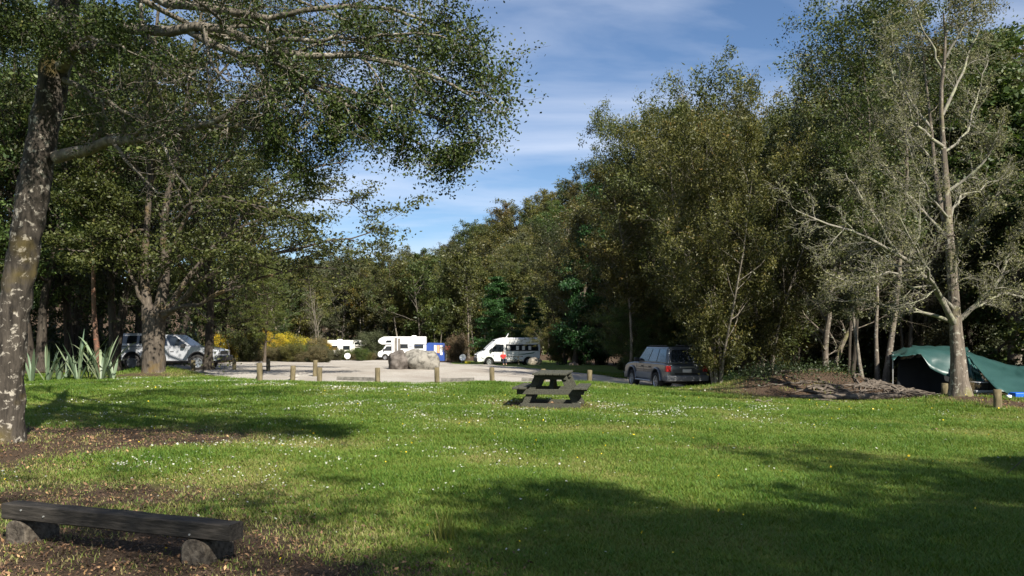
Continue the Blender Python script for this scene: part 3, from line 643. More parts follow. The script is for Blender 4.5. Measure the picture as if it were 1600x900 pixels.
# --- lichen covered half bare tree on the right
limb_tree('lichen_tree', 'half bare grey tree shaggy with lichen in front of the green tarpaulin', 1500, 20.2,
  [([(1501, 632, 20.2), (1499, 600, 20.2), (1497, 560, 20.2), (1492, 500, 20.2), (1488, 430, 20.2), (1483, 370, 20.2), (1479, 300, 20.2), (1474, 230, 20.2), (1470, 150, 20.2), (1478, 80, 20.2), (1474, 20, 20.2)], .225, .02),
   ([(1484, 372, 20.2), (1472, 330, 20.5), (1462, 270, 20.8), (1455, 200, 21), (1446, 120, 21), (1438, 50, 21)], .085, .015)],
  [([(1495, 512, 20.2), (1478, 490, 20.0), (1450, 440, 19.7), (1400, 400, 19.4), (1350, 368, 19.1), (1300, 345, 18.9), (1240, 335, 18.7)], .085, .015),
   ([(1494, 508, 20.2), (1450, 490, 20.4), (1400, 478, 20.6), (1350, 472, 20.8), (1290, 468, 21)], .055, .012),
   ([(1492, 485, 20.2), (1462, 450, 19.6), (1445, 415, 19.2), (1420, 370, 18.9), (1400, 330, 18.7)], .06, .012),
   ([(1498, 500, 20.2), (1530, 470, 20.0), (1560, 440, 19.8), (1580, 420, 19.7), (1620, 408, 19.6)], .075, .015),
   ([(1500, 495, 20.2), (1545, 470, 20.4), (1580, 460, 20.6), (1640, 480, 20.8)], .05, .012),
   ([(1560, 440, 19.8), (1575, 400, 19.7), (1590, 365, 19.6), (1610, 330, 19.5)], .04, .010),
   ([(1483, 370, 20.2), (1440, 330, 20.6), (1400, 280, 21), (1350, 240, 21.3)], .05, .01),
   ([(1479, 300, 20.2), (1520, 270, 20), (1550, 230, 19.8), (1570, 180, 19.7)], .05, .01),
   ([(1474, 230, 20.2), (1430, 190, 19.9), (1400, 130, 19.6), (1380, 80, 19.4)], .05, .01),
   ([(1472, 180, 20.2), (1500, 120, 20.3), (1520, 70, 20.4), (1540, 20, 20.5)], .05, .01),
   ([(1478, 90, 20.2), (1500, 50, 20), (1520, 10, 19.9), (1530, -40, 19.8)], .035, .01),
   ([(1455, 200, 21), (1420, 150, 21.3), (1400, 90, 21.6), (1390, 40, 21.8)], .04, .01),
   ([(1462, 270, 20.8), (1430, 220, 21.5), (1400, 200, 22), (1370, 180, 22.4)], .04, .01),
   ([(1488, 430, 20.2), (1500, 380, 19.4), (1530, 340, 18.9), (1560, 300, 18.6)], .045, .01),
   ([(1483, 360, 20.2), (1500, 310, 21), (1540, 290, 21.6), (1580, 270, 22)], .045, .01),
   ([(1440, 420, 19.5), (1380, 430, 19.2), (1330, 440, 19), (1280, 420, 18.8)], .035, .01),
   ([(1473, 110, 20.2), (1450, 60, 20.2), (1430, 10, 20.3), (1420, -30, 20.3)], .03, .01), ([(1477, 60, 20.2), (1490, 20, 20.3), (1495, -30, 20.3)], .025, .01),
   ([(1474, 240, 20.2), (1510, 200, 20.6), (1530, 140, 21), (1545, 90, 21.2)], .04, .01), ([(1481, 340, 20.2), (1450, 300, 19.6), (1425, 250, 19.2), (1410, 190, 19)], .04, .01),
   ([(1405, 402, 19.4), (1370, 340, 19.6), (1340, 300, 19.8), (1320, 270, 20)], .035, .01)],
  'grey', 'lichen', 33, br2=15, br3=8, len2=.26, len3=.42, k=1, per=4, rad=.07, flat=1.0, lsz=.026, up=0, twigk=5, trop=.03, flat2=.1, bare=.6, lmax=1.8, wander=.2, bbark='silver')

# --- tree prototypes (meshes shared by the copies)
KA = [tree_meshes(100 + i, H=14, R=2.9 + .3 * i, stems=5, clear=.08, r0=.10, limbs=20, br=7, k=3, per=40, rad=.17, flat=1.35, leaf=.072, asp=.34, spread=.2, tname='kanuka%d' % i) for i in range(4)]
BE = [tree_meshes(200 + i, H=14, R=4.6, stems=(1, 2, 2)[i], clear=.2, r0=.26, limbs=(34, 20, 22)[i], br=8, k=3, per=42, rad=.34, flat=.26, leaf=.07, up=1.1, ang=1.15, spread=.12, limb_trop=.06, tname='beech%d' % i) for i in range(3)]
TA = [tree_meshes(300 + i, H=14, R=2.0, stems=(1, 2, 1)[i], clear=.32, r0=.095, limbs=(28, 17, 32)[i], br=7, k=3, per=30, rad=.24, flat=.6, leaf=.07, up=.5, ang=1.0, spread=.05, tname='tall%d' % i) for i in range(3)]
TL = tree_meshes(350, H=14, R=2.7, stems=2, clear=.34, r0=.085, limbs=20, br=8, k=3, per=34, rad=.20, flat=.9, leaf=.048, up=.3, ang=.85, spread=.1, tname='tallest')
FA = [tree_meshes(400 + i, H=14, R=2.7 + .5 * i, stems=(1, 3, 2, 2)[i], clear=.2, r0=.16, limbs=(22, 9, 12, 13)[i], br=5, k=2, per=30, rad=.34, flat=.8, leaf=.14, ang=.95, spread=.1, tname='far%d' % i) for i in range(4)]
CO = [tree_meshes(500 + i, H=14, R=2.4, stems=1, clear=.06, r0=.2, limbs=60, br=7, k=3, per=24, rad=.30, flat=.35, leaf=.095, up=.4, ang=1.45, limb_trop=-.06, tname='conifer%d' % i,
      prof=lambda t: 1.35 - 1.15 * t) for i in range(2)]
DE = [tree_meshes(600 + i, H=14, R=2.5, stems=2, clear=.15, r0=.13, limbs=18, br=7, tw=5, k=1, per=2, rad=.12, leaf=.06, ang=.75, tname='bare%d' % i) for i in range(2)]
SH = [tree_meshes(700 + i, H=2.0, R=.85, stems=7, clear=.05, r0=.03, limbs=10, br=5, k=3, per=30, rad=.10, flat=1.1, leaf=.024, spread=.55, ang=.7, tname='shrub%d' % i, prof=lambda t: .8) for i in range(3)]

# --- left forest
def T_(mesh, name, label, px, D, H, bark, leaf, group=None, wide=1.0, rz=None): return tree(mesh, name, label, px, D, H, bark, leaf, group, rz, wide=wide)
T_(BE[0], 'beech_tree', 'dark straight trunked beech rising beside the bonnet of the white ute', 325, 37.3, 17, 'dark', 'beech', wide=.8)
T_(TA[0], 'beech_tree', 'slim red barked tree with flaking trunk behind the flax clumps', 156, 33.5, 15, 'red', 'beech')
T_(BE[1], 'beech_tree', 'dark twin trunked beech just right of the red barked tree', 178, 36, 16, 'dark', 'dark', wide=.8)
lg = 'dark beeches behind the flax and the ute'
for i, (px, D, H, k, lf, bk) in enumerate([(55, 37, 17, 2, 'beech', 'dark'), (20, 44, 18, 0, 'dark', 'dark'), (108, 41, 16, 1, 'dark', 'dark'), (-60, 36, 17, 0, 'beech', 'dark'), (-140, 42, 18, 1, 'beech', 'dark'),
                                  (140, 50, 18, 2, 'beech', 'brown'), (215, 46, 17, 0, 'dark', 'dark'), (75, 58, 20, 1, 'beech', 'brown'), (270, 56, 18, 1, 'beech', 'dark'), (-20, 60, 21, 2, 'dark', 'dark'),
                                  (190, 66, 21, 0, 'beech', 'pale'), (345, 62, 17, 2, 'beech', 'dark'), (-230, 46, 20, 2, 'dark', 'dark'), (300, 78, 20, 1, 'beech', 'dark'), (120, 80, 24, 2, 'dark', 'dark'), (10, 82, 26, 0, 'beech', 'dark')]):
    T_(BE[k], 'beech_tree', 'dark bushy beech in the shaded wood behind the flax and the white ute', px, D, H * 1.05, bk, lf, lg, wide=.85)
T_(FA[2], 'young_tree', 'sunlit yellow green young tree glowing in the gap behind the flax', 68, 52, 7.5, 'pale', 'lime')
T_(BE[0], 'small_tree', 'small bright green tree with slim trunk in front of the yellow gorse', 413, 58, 8.2, 'brown', 'lime', wide=.8)
T_(BE[2], 'small_tree', 'bushy green tree between the ute and the yellow gorse', 378, 61, 9.5, 'dark', 'beech', wide=.75)
T_(BE[1], 'small_tree', 'green tree at the left end of the gorse, behind the ute bonnet', 345, 86, 11, 'dark', 'bright', wide=.8)
T_(BE[1], 'beech_tree', 'mid sized beech rising behind the small green trees left of the gravel', 440, 112, (425,), 'pale', 'beech', wide=.8)
T_(BE[2], 'beech_tree', 'grey green beech whose crown shows behind the tip of the spreading beech', 535, 126, (385,), 'pale', 'grey', wide=.7)
T_(BE[0], 'beech_tree', 'beech filling the gap above the yellow gorse', 400, 108, (415,), 'dark', 'kanuka', wide=.8)

# --- right forest
T_(KA[0], 'kanuka_tree', 'large many stemmed kanuka right beside the parked silver four wheel drive', 1122, 30.2, (165,), 'pale', 'kanuka', wide=.9)
T_(KA[1], 'kanuka_tree', 'tall kanuka with the highest olive crown in the clump right of the gap', 1165, 37.0, (124,), 'pale', 'kanuka', wide=1.0)
T_(KA[2], 'kanuka_tree', 'rounded kanuka leaning over the bonnet of the silver four wheel drive', 1046, 43, (150,), 'pale', 'kanuka', wide=.85)
T_(KA[3], 'kanuka_tree', 'kanuka at the left edge of the right clump, its crown jutting into the sky', 988, 47, (226,), 'grey', 'kanuka', wide=.85)
T_(KA[0], 'kanuka_tree', 'brownish kanuka in the middle of the right clump', 1125, 44, (150,), 'pale', 'rust', wide=.75)
T_(KA[1], 'kanuka_tree', 'many stemmed kanuka at the left end of the root mound', 1200, 33.5, (175,), 'pale', 'kanuka', wide=.8)
T_(KA[2], 'kanuka_tree', 'kanuka rising behind the left half of the root mound', 1240, 40, (185,), 'grey', 'grey', wide=.8)
T_(KA[3], 'kanuka_tree', 'kanuka behind the middle of the root mound with rusty leaves', 1300, 44, (160,), 'pale', 'rust', wide=.85)
T_(CO[0], 'bright_pine', 'bright green conifer on the slope just left of the right clump', 898, 62, (288,), 'brown', 'bright', wide=.8)
T_(KA[1], 'kanuka_tree', 'low dark kanuka beside the bright green conifer, behind the grass bank', 940, 66, (320,), 'dark', 'kanuka', wide=1.2)
T_(KA[0], 'kanuka_tree', 'dark kanuka right of the white van at the back of the grass bank', 882, 79, (350,), 'dark', 'dark', wide=1.1)
T_(TA[0], 'pale_trunk_tree', 'tree with a short pale trunk at the bonnet of the silver four wheel drive', 984, 38.5, (260,), 'pale', 'kanuka', wide=1.1)
T_(TL, 'tall_tree', 'tallest dark leaved tree above the root mound, pale bare stems below its crown', 1378, 26.5, (-70,), 'grey', 'beech', wide=1.1, rz=.6)
T_(TL, 'tall_tree', 'tall slim tree standing just left behind the tallest one above the root mound', 1328, 31, (5,), 'dark', 'dark', wide=1.0)
T_(TA[0], 'tall_tree', 'slim crooked pale tree on the crest of the root mound', 1350, 27.8, (260,), 'pale', 'grey', wide=1.3)
T_(DE[0], 'bare_tree', 'grey bare twigged tree spreading left of the lichen covered tree', 1290, 31, (230,), 'grey', 'grey', wide=1.5)
T_(DE[1], 'bare_tree', 'bare dead topped tree poking out above the rusty kanuka', 1238, 42, (122,), 'grey', 'lichen', wide=.9)
T_(CO[1], 'rimu_tree', 'dark drooping conifer at the right edge behind the tarpaulin', 1590, 34, (45,), 'grey', 'beech', wide=1.15)
T_(CO[0], 'rimu_tree', 'green drooping conifer at the right edge of the picture', 1668, 29, (110,), 'grey', 'beech', wide=1.2)
rgp = 'dense kanuka behind the right clump'
for i, (px, D, H, k, lf) in enumerate([(1420, 37, 14, 3, 'grey'), (1475, 42, 16, 0, 'kanuka'), (1530, 40, 15, 1, 'grey'), (1400, 48, 16, 2, 'rust'), (1340, 52, 15, 1, 'kanuka'), (1450, 54, 17, 3, 'kanuka'), (1560, 52, 17, 0, 'beech'), (1640, 44, 16, 2, 'kanuka'), (1720, 40, 15, 1, 'beech'),
                                  (1060, 53, 17, 2, 'kanuka'), (1180, 52, 17, 0, 'kanuka'), (1010, 68, 14, 1, 'dark'), (1100, 62, 17, 3, 'dark'), (1250, 56, 16, 2, 'kanuka'), (1500, 62, 18, 1, 'kanuka'), (1620, 60, 19, 3, 'beech'), (1740, 54, 17, 0, 'kanuka'), (1050, 47, 13, 3, 'dark'), (1140, 46, 13, 2, 'dark'), (1800, 40, 15, 3, 'kanuka')]):
    T_(KA[k], 'kanuka_tree', 'olive kanuka in the dense wood behind the root mound and tarpaulin', px, D, ((170 + (i * 37) % 70) if px < 1300 else (75 + (i * 29) % 80),), ('pale', 'grey', 'dark')[i % 3], lf, rgp)

# --- wood across the car park and on the hillside
T_(CO[0], 'bright_pine', 'bright green conifer standing directly behind the white van', 792, 82, (432,), 'brown', 'bright', wide=1.4)
T_(CO[1], 'bright_pine', 'small bright green conifer to the right of the van roof', 825, 84, (465,), 'brown', 'bright', wide=1.4)
T_(FA[0], 'young_tree', 'slender light green young tree behind the blue awning', 680, 112, (455,), 'pale', 'lime', wide=.8)
T_(DE[0], 'dead_tree', 'pale dead tree standing in front of the dark wood left of the camper vans', 497, 100, (415,), 'pale', 'lichen', wide=.8)
rr_ = random.Random(9); cg = 'slim trees of the wood across the car park'
kinds = ['kanuka', 'grey', 'kanuka', 'rust', 'beech', 'kanuka', 'grey']
for i in range(46):
    px = 425 + i * 10.6 + rr_.uniform(-5, 5); D = rr_.uniform(112, 132) if not 485 < px < 606 else rr_.uniform(123, 134); H = rr_.uniform(12.5, 16.5)
    me_ = TA[rr_.randrange(3)] if rr_.random() < .6 else FA[rr_.randrange(4)]
    T_(me_, 'forest_tree', 'slim tree of the wood across the car park', px, D, H, ('pale', 'pale', 'grey')[i % 3], kinds[rr_.randrange(7)], cg, wide=rr_.uniform(.95, 1.3))
hg = 'trees on the forested hillside'
ct = 0; tries = 0; used = []
while ct < 210 and tries < 6000:
    tries += 1; D = 134 + 130 * rr_.random() ** 1.1; px = rr_.uniform(380, 1010)
    X = (px - 800) / F * D
    if any((X - u[0]) ** 2 + (D - u[1]) ** 2 < 16 for u in used): continue
    used.append((X, D)); ct += 1
    T_(FA[rr_.randrange(4)] if rr_.random() < .8 else TA[rr_.randrange(3)], 'hillside_tree', 'tree of the forest covering the far hillside', px, D, rr_.uniform(9.5, 15.5), ('pale', 'grey', 'dark')[ct % 3], ['kanuka', 'grey', 'beech', 'rust', 'kanuka', 'lime', 'grey'][rr_.randrange(7)], hg, wide=rr_.uniform(1.0, 1.5))

# --- trees behind the camera whose shade lies on the near lawn
for i, (x, y, H, k) in enumerate([(9.7, -4.2, 12.6, 1), (12.4, -5.0, 11.4, 2), (15.2, -5.2, 11.6, 1), (18.6, -5.4, 11.6, 2), (12.8, -7.6, 12.4, 2), (10.4, -2.9, 9.0, 1), (13.8, -2.8, 8.8, 2)]):
    tree(BE[k] if i in (1, 6) else KA[k], 'kanuka_tree' if i not in (1, 6) else 'beech_tree', ('tall kanuka behind the viewpoint, nearest to the timber bench', 'beech behind and right of the viewpoint', 'third tree in the row behind the viewpoint', 'rightmost kanuka in the row behind the viewpoint', 'kanuka set farthest back behind the viewpoint', 'lower kanuka right beside the viewpoint', 'lower beech farther right beside the viewpoint')[i] , 0, 0, H, 'near', 'beech', loc=Vector((x, y, gz1(x, y))), wide=.8 if i in (1, 6) else 1.3)

# --- shrubs
gg = 'yellow flowering gorse beside the gravel'
for i, (px, D, s) in enumerate([(338, 60, 2.5), (350, 62, 2.7), (366, 74, 3.2), (386, 76, 3.0), (425, 86, 3.6), (438, 88, 3.9), (452, 87, 3.6), (466, 89, 3.4), (480, 94, 3.0), (410, 84, 3.8), (395, 80, 3.2), (505, 106, 3.2), (495, 100, 2.4)]):
    tree(SH[i % 3], 'gorse_bush', 'yellow flowering gorse bush beyond the left end of the gravel', px, D, s * .82, 'brown', 'gold', gg, H0=2.0, wide=1.1, cat_='bush')
for o in list(COL.objects):
    if o.name.startswith('gorse_bush'): o['category'] = 'gorse bush'
sg = 'scrubby bushes along the far edge of the gravel'
for i in range(46):
    px = 428 + i * 6.4 + rr_.uniform(-3, 3); D = 88 + rr_.uniform(0, 22) if px < 590 or px > 700 else rr_.uniform(112, 120)
    if 588 < px < 705 and D < 112: continue
    if 505 < px < 588: D = rr_.uniform(98, 104)
    o = tree(SH[i % 3], 'shrub', 'dry scrubby bush on the far edge of the gravel', px, D, rr_.uniform(1.5, 2.8) * (.55 if 505 < px < 588 else 1), 'brown', ['dry', 'grey', 'lime', 'kanuka', 'dry'][i % 5], sg, H0=2.0, wide=1.2); o['category'] = 'bush'
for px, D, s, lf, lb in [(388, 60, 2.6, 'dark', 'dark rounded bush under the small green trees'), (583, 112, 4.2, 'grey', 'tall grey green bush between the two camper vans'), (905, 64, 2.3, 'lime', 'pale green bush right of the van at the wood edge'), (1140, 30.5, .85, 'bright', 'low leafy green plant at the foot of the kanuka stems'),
                         (1512, 20.6, .45, 'dry', 'low tuft at the foot of the lichen covered tree'), (562, 96, 1.7, 'lime', 'green bush hiding the wheels of the left camper van'), (466, 78, 1.8, 'lime', 'low green bush at the end of the gorse'), (716, 92, 3.2, 'dry', 'dry twiggy bush between the awning and the van')]:
    o = tree(SH[int(px) % 3], 'shrub', lb, px, D, s, 'brown', lf, H0=2.0, wide=1.1); o['category'] = 'bush'
for i in range(15):
    px = 402 + i * 7.5 + rr_.uniform(-3, 3)
    o = tree(SH[i % 3], 'shrub', 'dry scrubby bush on the far edge of the gravel', px, rr_.uniform(76, 80), rr_.uniform(1.0, 1.9), 'brown', ['dry', 'dry', 'grey', 'rust'][i % 4], sg, H0=2.0, wide=1.3); o['category'] = 'bush'
kg = 'young kanuka bushes under the right clump'
for i in range(16):
    px = 880 + i * 23 + rr_.uniform(-8, 8); D = rr_.uniform(39, 50) if px > 960 else rr_.uniform(62, 68)
    o = tree(KA[i % 4], 'young_kanuka', 'young bushy kanuka growing low under the right clump', px, D, rr_.uniform(2.8, 5.0), 'pale', ['kanuka', 'beech', 'grey', 'rust'][i % 4], kg, wide=1.7)
# shaded undergrowth under the woods, nobody could count it
rng = np.random.default_rng(5)
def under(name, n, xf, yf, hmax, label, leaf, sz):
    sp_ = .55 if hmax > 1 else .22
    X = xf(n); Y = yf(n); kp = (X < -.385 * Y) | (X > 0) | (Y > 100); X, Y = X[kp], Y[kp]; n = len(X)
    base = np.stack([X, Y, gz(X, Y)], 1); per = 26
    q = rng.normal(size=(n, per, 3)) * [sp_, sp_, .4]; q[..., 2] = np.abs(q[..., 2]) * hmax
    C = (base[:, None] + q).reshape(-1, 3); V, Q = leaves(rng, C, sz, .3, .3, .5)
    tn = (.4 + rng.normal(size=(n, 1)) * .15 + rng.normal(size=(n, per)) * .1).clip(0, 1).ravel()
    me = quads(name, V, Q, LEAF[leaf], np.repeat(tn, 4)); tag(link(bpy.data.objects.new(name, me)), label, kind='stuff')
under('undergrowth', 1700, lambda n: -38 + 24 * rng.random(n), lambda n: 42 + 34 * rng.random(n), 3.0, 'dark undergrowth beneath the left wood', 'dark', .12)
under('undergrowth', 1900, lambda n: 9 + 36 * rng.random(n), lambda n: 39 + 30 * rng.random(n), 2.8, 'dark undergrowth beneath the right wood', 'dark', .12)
under('mound_shade_plants', 170, lambda n: 7.4 + 3.4 * rng.random(n), lambda n: 24.6 + 3.4 * rng.random(n), .5, 'low dark leafy plants added over the earth mound in place of dappled shade', 'dark', .035)  # dark leaves added to stand in for dappled tree shade on the mound
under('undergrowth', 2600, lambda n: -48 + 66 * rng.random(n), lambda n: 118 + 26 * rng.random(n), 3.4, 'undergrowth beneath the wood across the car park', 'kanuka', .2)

# ------------------------------------------------------------------ object materials
WOOD_DARK = M('dark_stained_timber', (.020, .018, .015), (.055, .048, .040), 5, .8, .5, .2, stretch=(1.2, 9, 9))
WOOD_TABLE = M('weathered_green_timber', (.030, .032, .024), (.082, .080, .060), 5, .85, .5, .2, stretch=(9, .8, 9))
WOOD_POST = M('treated_pine_post', (.085, .068, .036), (.17, .14, .08), 9, .85, .5, .2, stretch=(1, 1, .2))
WOOD_GREY = M('grey_weathered_timber', (.10, .09, .08), (.24, .22, .20), 9, .9, .5, .2, stretch=(1, 1, .2))
RAIL = M('low_rail_timber', (.07, .065, .055), (.17, .16, .14), 6, .9, .4, .2)
LOGM = M('bench_log_leg', (.038, .031, .024), (.13, .11, .085), 26, .95, .7, .2)
STEEL = M('galvanised_bolt', (.45, .45, .43), None, 5, .5, 0, .5, .6)
ROCK1 = M('brown_boulder', (.055, .047, .040), (.16, .14, .125), 3.2, .9, .6, .2, dist=.06)
ROCK2 = M('pale_granite_boulder', (.10, .094, .08), (.235, .22, .19), 4.0, .9, .6, .2, dist=.06, lo=.4, hi=.55)
ROOTM = M('exposed_roots', (.045, .036, .027), (.15, .125, .10), 7, .9, .6, .2)
SILVER = M('silver_car_paint', (.115, .125, .14), (.10, .11, .125), 2, .32, 0, .5, .55, coat=.6)
UTEW = M('white_silver_car_paint', (.40, .41, .43), (.36, .37, .39), 2, .3, 0, .5, .1, coat=.6)
WHITEP = M('white_vehicle_paint', (.80, .80, .79), (.75, .75, .73), 1.5, .35, 0, .5, 0, coat=.4)
CREAM = M('cream_vehicle_paint', (.78, .76, .68), (.72, .70, .61), 1.5, .4, 0, .5)
BLACKP = M('black_plastic', (.018, .018, .019), (.03, .03, .03), 12, .6)
RUBBER = M('tyre_rubber', (.015, .015, .015), (.028, .026, .024), 20, .85)
ALLOY = M('alloy_rim', (.50, .51, .52), (.42, .43, .44), 5, .35, 0, .5, .8)
GLASSD = M('dark_vehicle_glass', (.012, .016, .020), (.02, .025, .03), 2, .06, 0, .8)
GLASSB = M('blue_tinted_glass', (.02, .035, .075), (.03, .045, .09), 2, .06, 0, .8)
REDL = M('red_tail_lamp', (.30, .01, .01), (.22, .01, .01), 9, .25, 0, .5)
LAMP = M('headlamp_lens', (.62, .64, .66), (.5, .52, .54), 9, .12, 0, .6)
TARP = M('green_tarpaulin', (.013, .046, .040), (.022, .064, .056), 1.2, .42, .25, .5, dist=.05)
TARPS = M('glossy_green_tarpaulin', (.022, .085, .075), (.05, .14, .125), 3, .25, .6, .6, dist=.05)
TENT_SHADE = M('tent_shade_black', (.008, .009, .010), (.014, .015, .016), 3, .9)  # black that paints in the shade inside the tarpaulin opening
NAVY = M('navy_tent_fabric', (.015, .02, .06), (.02, .028, .08), 3, .7, .2)
BLUE = M('blue_awning_fabric', (.02, .055, .22), (.03, .07, .28), 2, .7, .2)
BLUEP = M('blue_plastic', (.01, .10, .50), (.02, .12, .55), 2, .4)
CLOTHW = M('white_towel', (.72, .70, .66), (.6, .58, .55), 5, .9)
CLOTHO = M('orange_towel', (.65, .36, .18), (.6, .3, .15), 5, .9)
REDC = M('red_fabric', (.50, .03, .03), (.4, .02, .02), 5, .8)
FLAXM = leafmat('flax_blades', [(0, (.05, .085, .045)), (.5, (.12, .17, .10)), (1, (.24, .29, .17))], .2, .45, .1, .4)
SKIN = M('skin', (.45, .27, .19), (.40, .23, .16), 8, .6); HAIR = M('dark_hair', (.02, .014, .01), (.035, .025, .02), 30, .7); JEANS = M('dark_trousers', (.02, .025, .045), None, 9, .9)
STRIPE = M('green_stripe_print', (.05, .16, .11), None, 3, .4)
CHAR = M('charred_stone', (.16, .14, .11), (.34, .30, .24), 6, .95, .6)

# ------------------------------------------------------------------ timber bench
c0 = Vector((-3.75, 5.98, 0)); c1 = Vector((-1.82, 5.28, 0)); dx = (c1 - c0).normalized(); nn = Vector((-dx.y, dx.x, 0)); ln = (c1 - c0).length
bz = 0.0; bench = thing('timber_bench', 'low dark timber bench on two log legs at the lower left of the lawn', 'bench', ((c0.x + c1.x) / 2, (c0.y + c1.y) / 2, bz), math.atan2(dx.y, dx.x))
mb = MB(); N_ = 14
for i in range(N_):
    pass
rngb = random.Random(3); Vb = []; Fb = []
for i in range(N_ + 1):
    x = -ln / 2 + ln * i / N_; j = lambda: rngb.uniform(-.003, .003)
    y0, y1, z0, z1 = -.07 + j(), .07 + j(), .172 + j(), .285 + j()
    ch = .008
    Vb += [(x, y0, z0 + ch), (x, y0, z1 - ch), (x, y0 + ch, z1), (x, y1 - ch, z1), (x, y1, z1 - ch), (x, y1, z0 + ch), (x, y1 - ch, z0), (x, y0 + ch, z0)]
for i in range(N_):
    for k in range(8): Fb.append((i * 8 + k, i * 8 + (k + 1) % 8, (i + 1) * 8 + (k + 1) % 8, (i + 1) * 8 + k))
Fb += [tuple(range(8)), tuple(range(N_ * 8 + 7, N_ * 8 - 1, -1))]
mb.add(Vb, Fb); mb.build('seat', WOOD_DARK, bench)
for lx in (-ln / 2 + .13, ln / 2 - .30):
    mb = MB(); pts = [(lx - .10, -.08), (lx + .10, -.08)] + [(lx + .10 * math.cos(a), .10 + .070 * math.sin(a)) for a in np.linspace(0, PI, 9)]
    mb.prism(pts, -.065, .24, [(lx + (x - lx) * .9, z) for x, z in pts]); mb.build('leg', LOGM, bench, bevel=.012, seg=2)
for lx, lz in ((-ln / 2 + .20, .25), (-ln / 2 + .42, .22), (ln / 2 - .32, .20)):
    mb = MB(); mb.tube([(lx, -.066, lz), (lx, -.077, lz)], .007, 8); mb.build('bolt', STEEL, bench)
tuft_rng = np.random.default_rng(2)
V, Q, n = blades(tuft_rng, 60, .10, .20, .008, .5); tf = W(692, 5.95); me = quads('grass_tuft', V, Q, GRASS, np.repeat(.75 + .1 * tuft_rng.normal(size=n), 6)); o = link(bpy.data.objects.new('grass_tuft', me)); o.location = tf
tag(o, 'tall pale grass tuft catching the light in the foreground shade', 'grass tuft')

# ------------------------------------------------------------------ picnic tables
def picnic_table(name, label, loc, rz):
    t = thing(name, label, 'picnic table', loc, rz)
    rj = random.Random(8)
    for i in range(5):
        x = -.30 + i * .15; mb = MB(); mb.box(x - .07, x + .07, rj.uniform(-.012, .012), 1.85 + rj.uniform(-.012, .012), .715 + rj.uniform(0, .003), .76); mb.build('tabletop_board', WOOD_TABLE, t, bevel=.006, seg=1)
    for s_ in (-1, 1):
        for i in range(2):
            x = s_ * (.59 + i * .15); mb = MB(); mb.box(x - .07, x + .07, rj.uniform(-.012, .012), 1.85 + rj.uniform(-.012, .012), .405 + rj.uniform(0, .003), .45); mb.build('seat_board', WOOD_TABLE, t, bevel=.006, seg=1)
    for y in (.30, 1.50):
        for s_ in (-1, 1):
            mb = MB(); mb.obox((s_ * .27, y, .712), (s_ * .60, y, -.02), .05, .14, (1, 0, 0)); mb.build('leg', WOOD_TABLE, t, bevel=.004, seg=1)
        mb = MB(); mb.box(-.74, .74, y - .078, y - .030, .285, .402); mb.build('seat_beam', WOOD_TABLE, t, bevel=.004, seg=1)
        mb = MB(); mb.box(-.36, .36, y - .074, y - .028, .61, .712); mb.build('top_beam', WOOD_TABLE, t, bevel=.004, seg=1)
        mb = MB(); mb.box(-.66, .66, y - .076, y - .029, -.02, .09); mb.build('foot_rail', WOOD_TABLE, t, bevel=.004, seg=1)
        yy = .9; mb = MB(); mb.obox((0, y + (.03 if y < yy else -.11), .37), (0, yy + (-.12 if y < yy else .12), .70), .09, .045, (0, 0, 1)); mb.build('brace', WOOD_TABLE, t, bevel=.004, seg=1)
    return t
pt = Vector((.80, 17.25, gz1(.9, 18))); picnic_table('picnic_table', 'weathered dark green picnic table with attached seats standing on the lawn', pt, -math.radians(8.8))
p = W(799, 66.5); picnic_table('picnic_table', 'far dark picnic table in front of the white high roofed van', p + Vector((-.9, 0, 0)), -math.radians(88))

# ------------------------------------------------------------------ bollards and rails
def make_bollard(h, r):
    V, Q = tubes(np.array([[[0, 0, -.15], [0, 0, h * .5], [0, 0, h - .015], [0, 0, h], [0, 0, h + .001]]]), np.array([[r, r, r, r - .012, .001]]), 14)
    return quads('bollard', V, Q, WOOD_POST, smooth=False)
bol = [(406, 25.2, .60, 'squat round post at the grass corner where the gravel begins'), (457, 27.4, .58, 'round post leaning by the pale gravel, second of the left near posts'), (499, 27.2, .57, 'round post at the grass edge just left of the first low rail'),
       (590, 28.0, .56, 'round post at the right end of the first low rail'), (683, 28.1, .58, 'round post directly below the boulders at the grass edge'), (769, 28.4, .56, 'round post at the grass edge between the boulders and picnic table'),
       (921, 28.9, .50, 'shaded round post right of the near picnic table'), (849, 29.3, .50, 'round post mostly hidden behind the near picnic table top'), (419, 35.5, .56, 'dark round post standing on shaded gravel behind the leftmost near post'),
       (492, 32.0, .68, 'tallest round post, standing on the gravel'), (366, 37.0, .56, 'dark round post in front of the small green trees'), (302, 34.6, .50, 'round post in front of the door of the white ute'),
       (1476, 22.6, .42, 'short round post just left of the lichen covered tree'), (1559, 18.6, .46, 'leaning round post in front of the green tarpaulin at right'), (476, 88, .95, 'left of three thin far posts before the gorse'),
       (482, 88.5, .85, 'middle of three thin far posts before the gorse'), (452, 90, .85, 'leftmost far post below the yellow gorse')]
bm0 = make_bollard(1.0, .088)
for px, D, h, lb in bol:
    o = bpy.data.objects.new('bollard', bm0); link(o); p = W(px, D); o.location = p; o.scale = (1, 1, h) if D < 60 else (1.2, 1.2, h); o.rotation_euler = (RND.uniform(-.02, .02), RND.uniform(-.03, .03), RND.random() * 6)
    if px == 457: o.rotation_euler.y = .05
    if px == 1559: o.rotation_euler.y = -.07
    tag(o, lb, 'bollard', 'round timber posts round the car park')
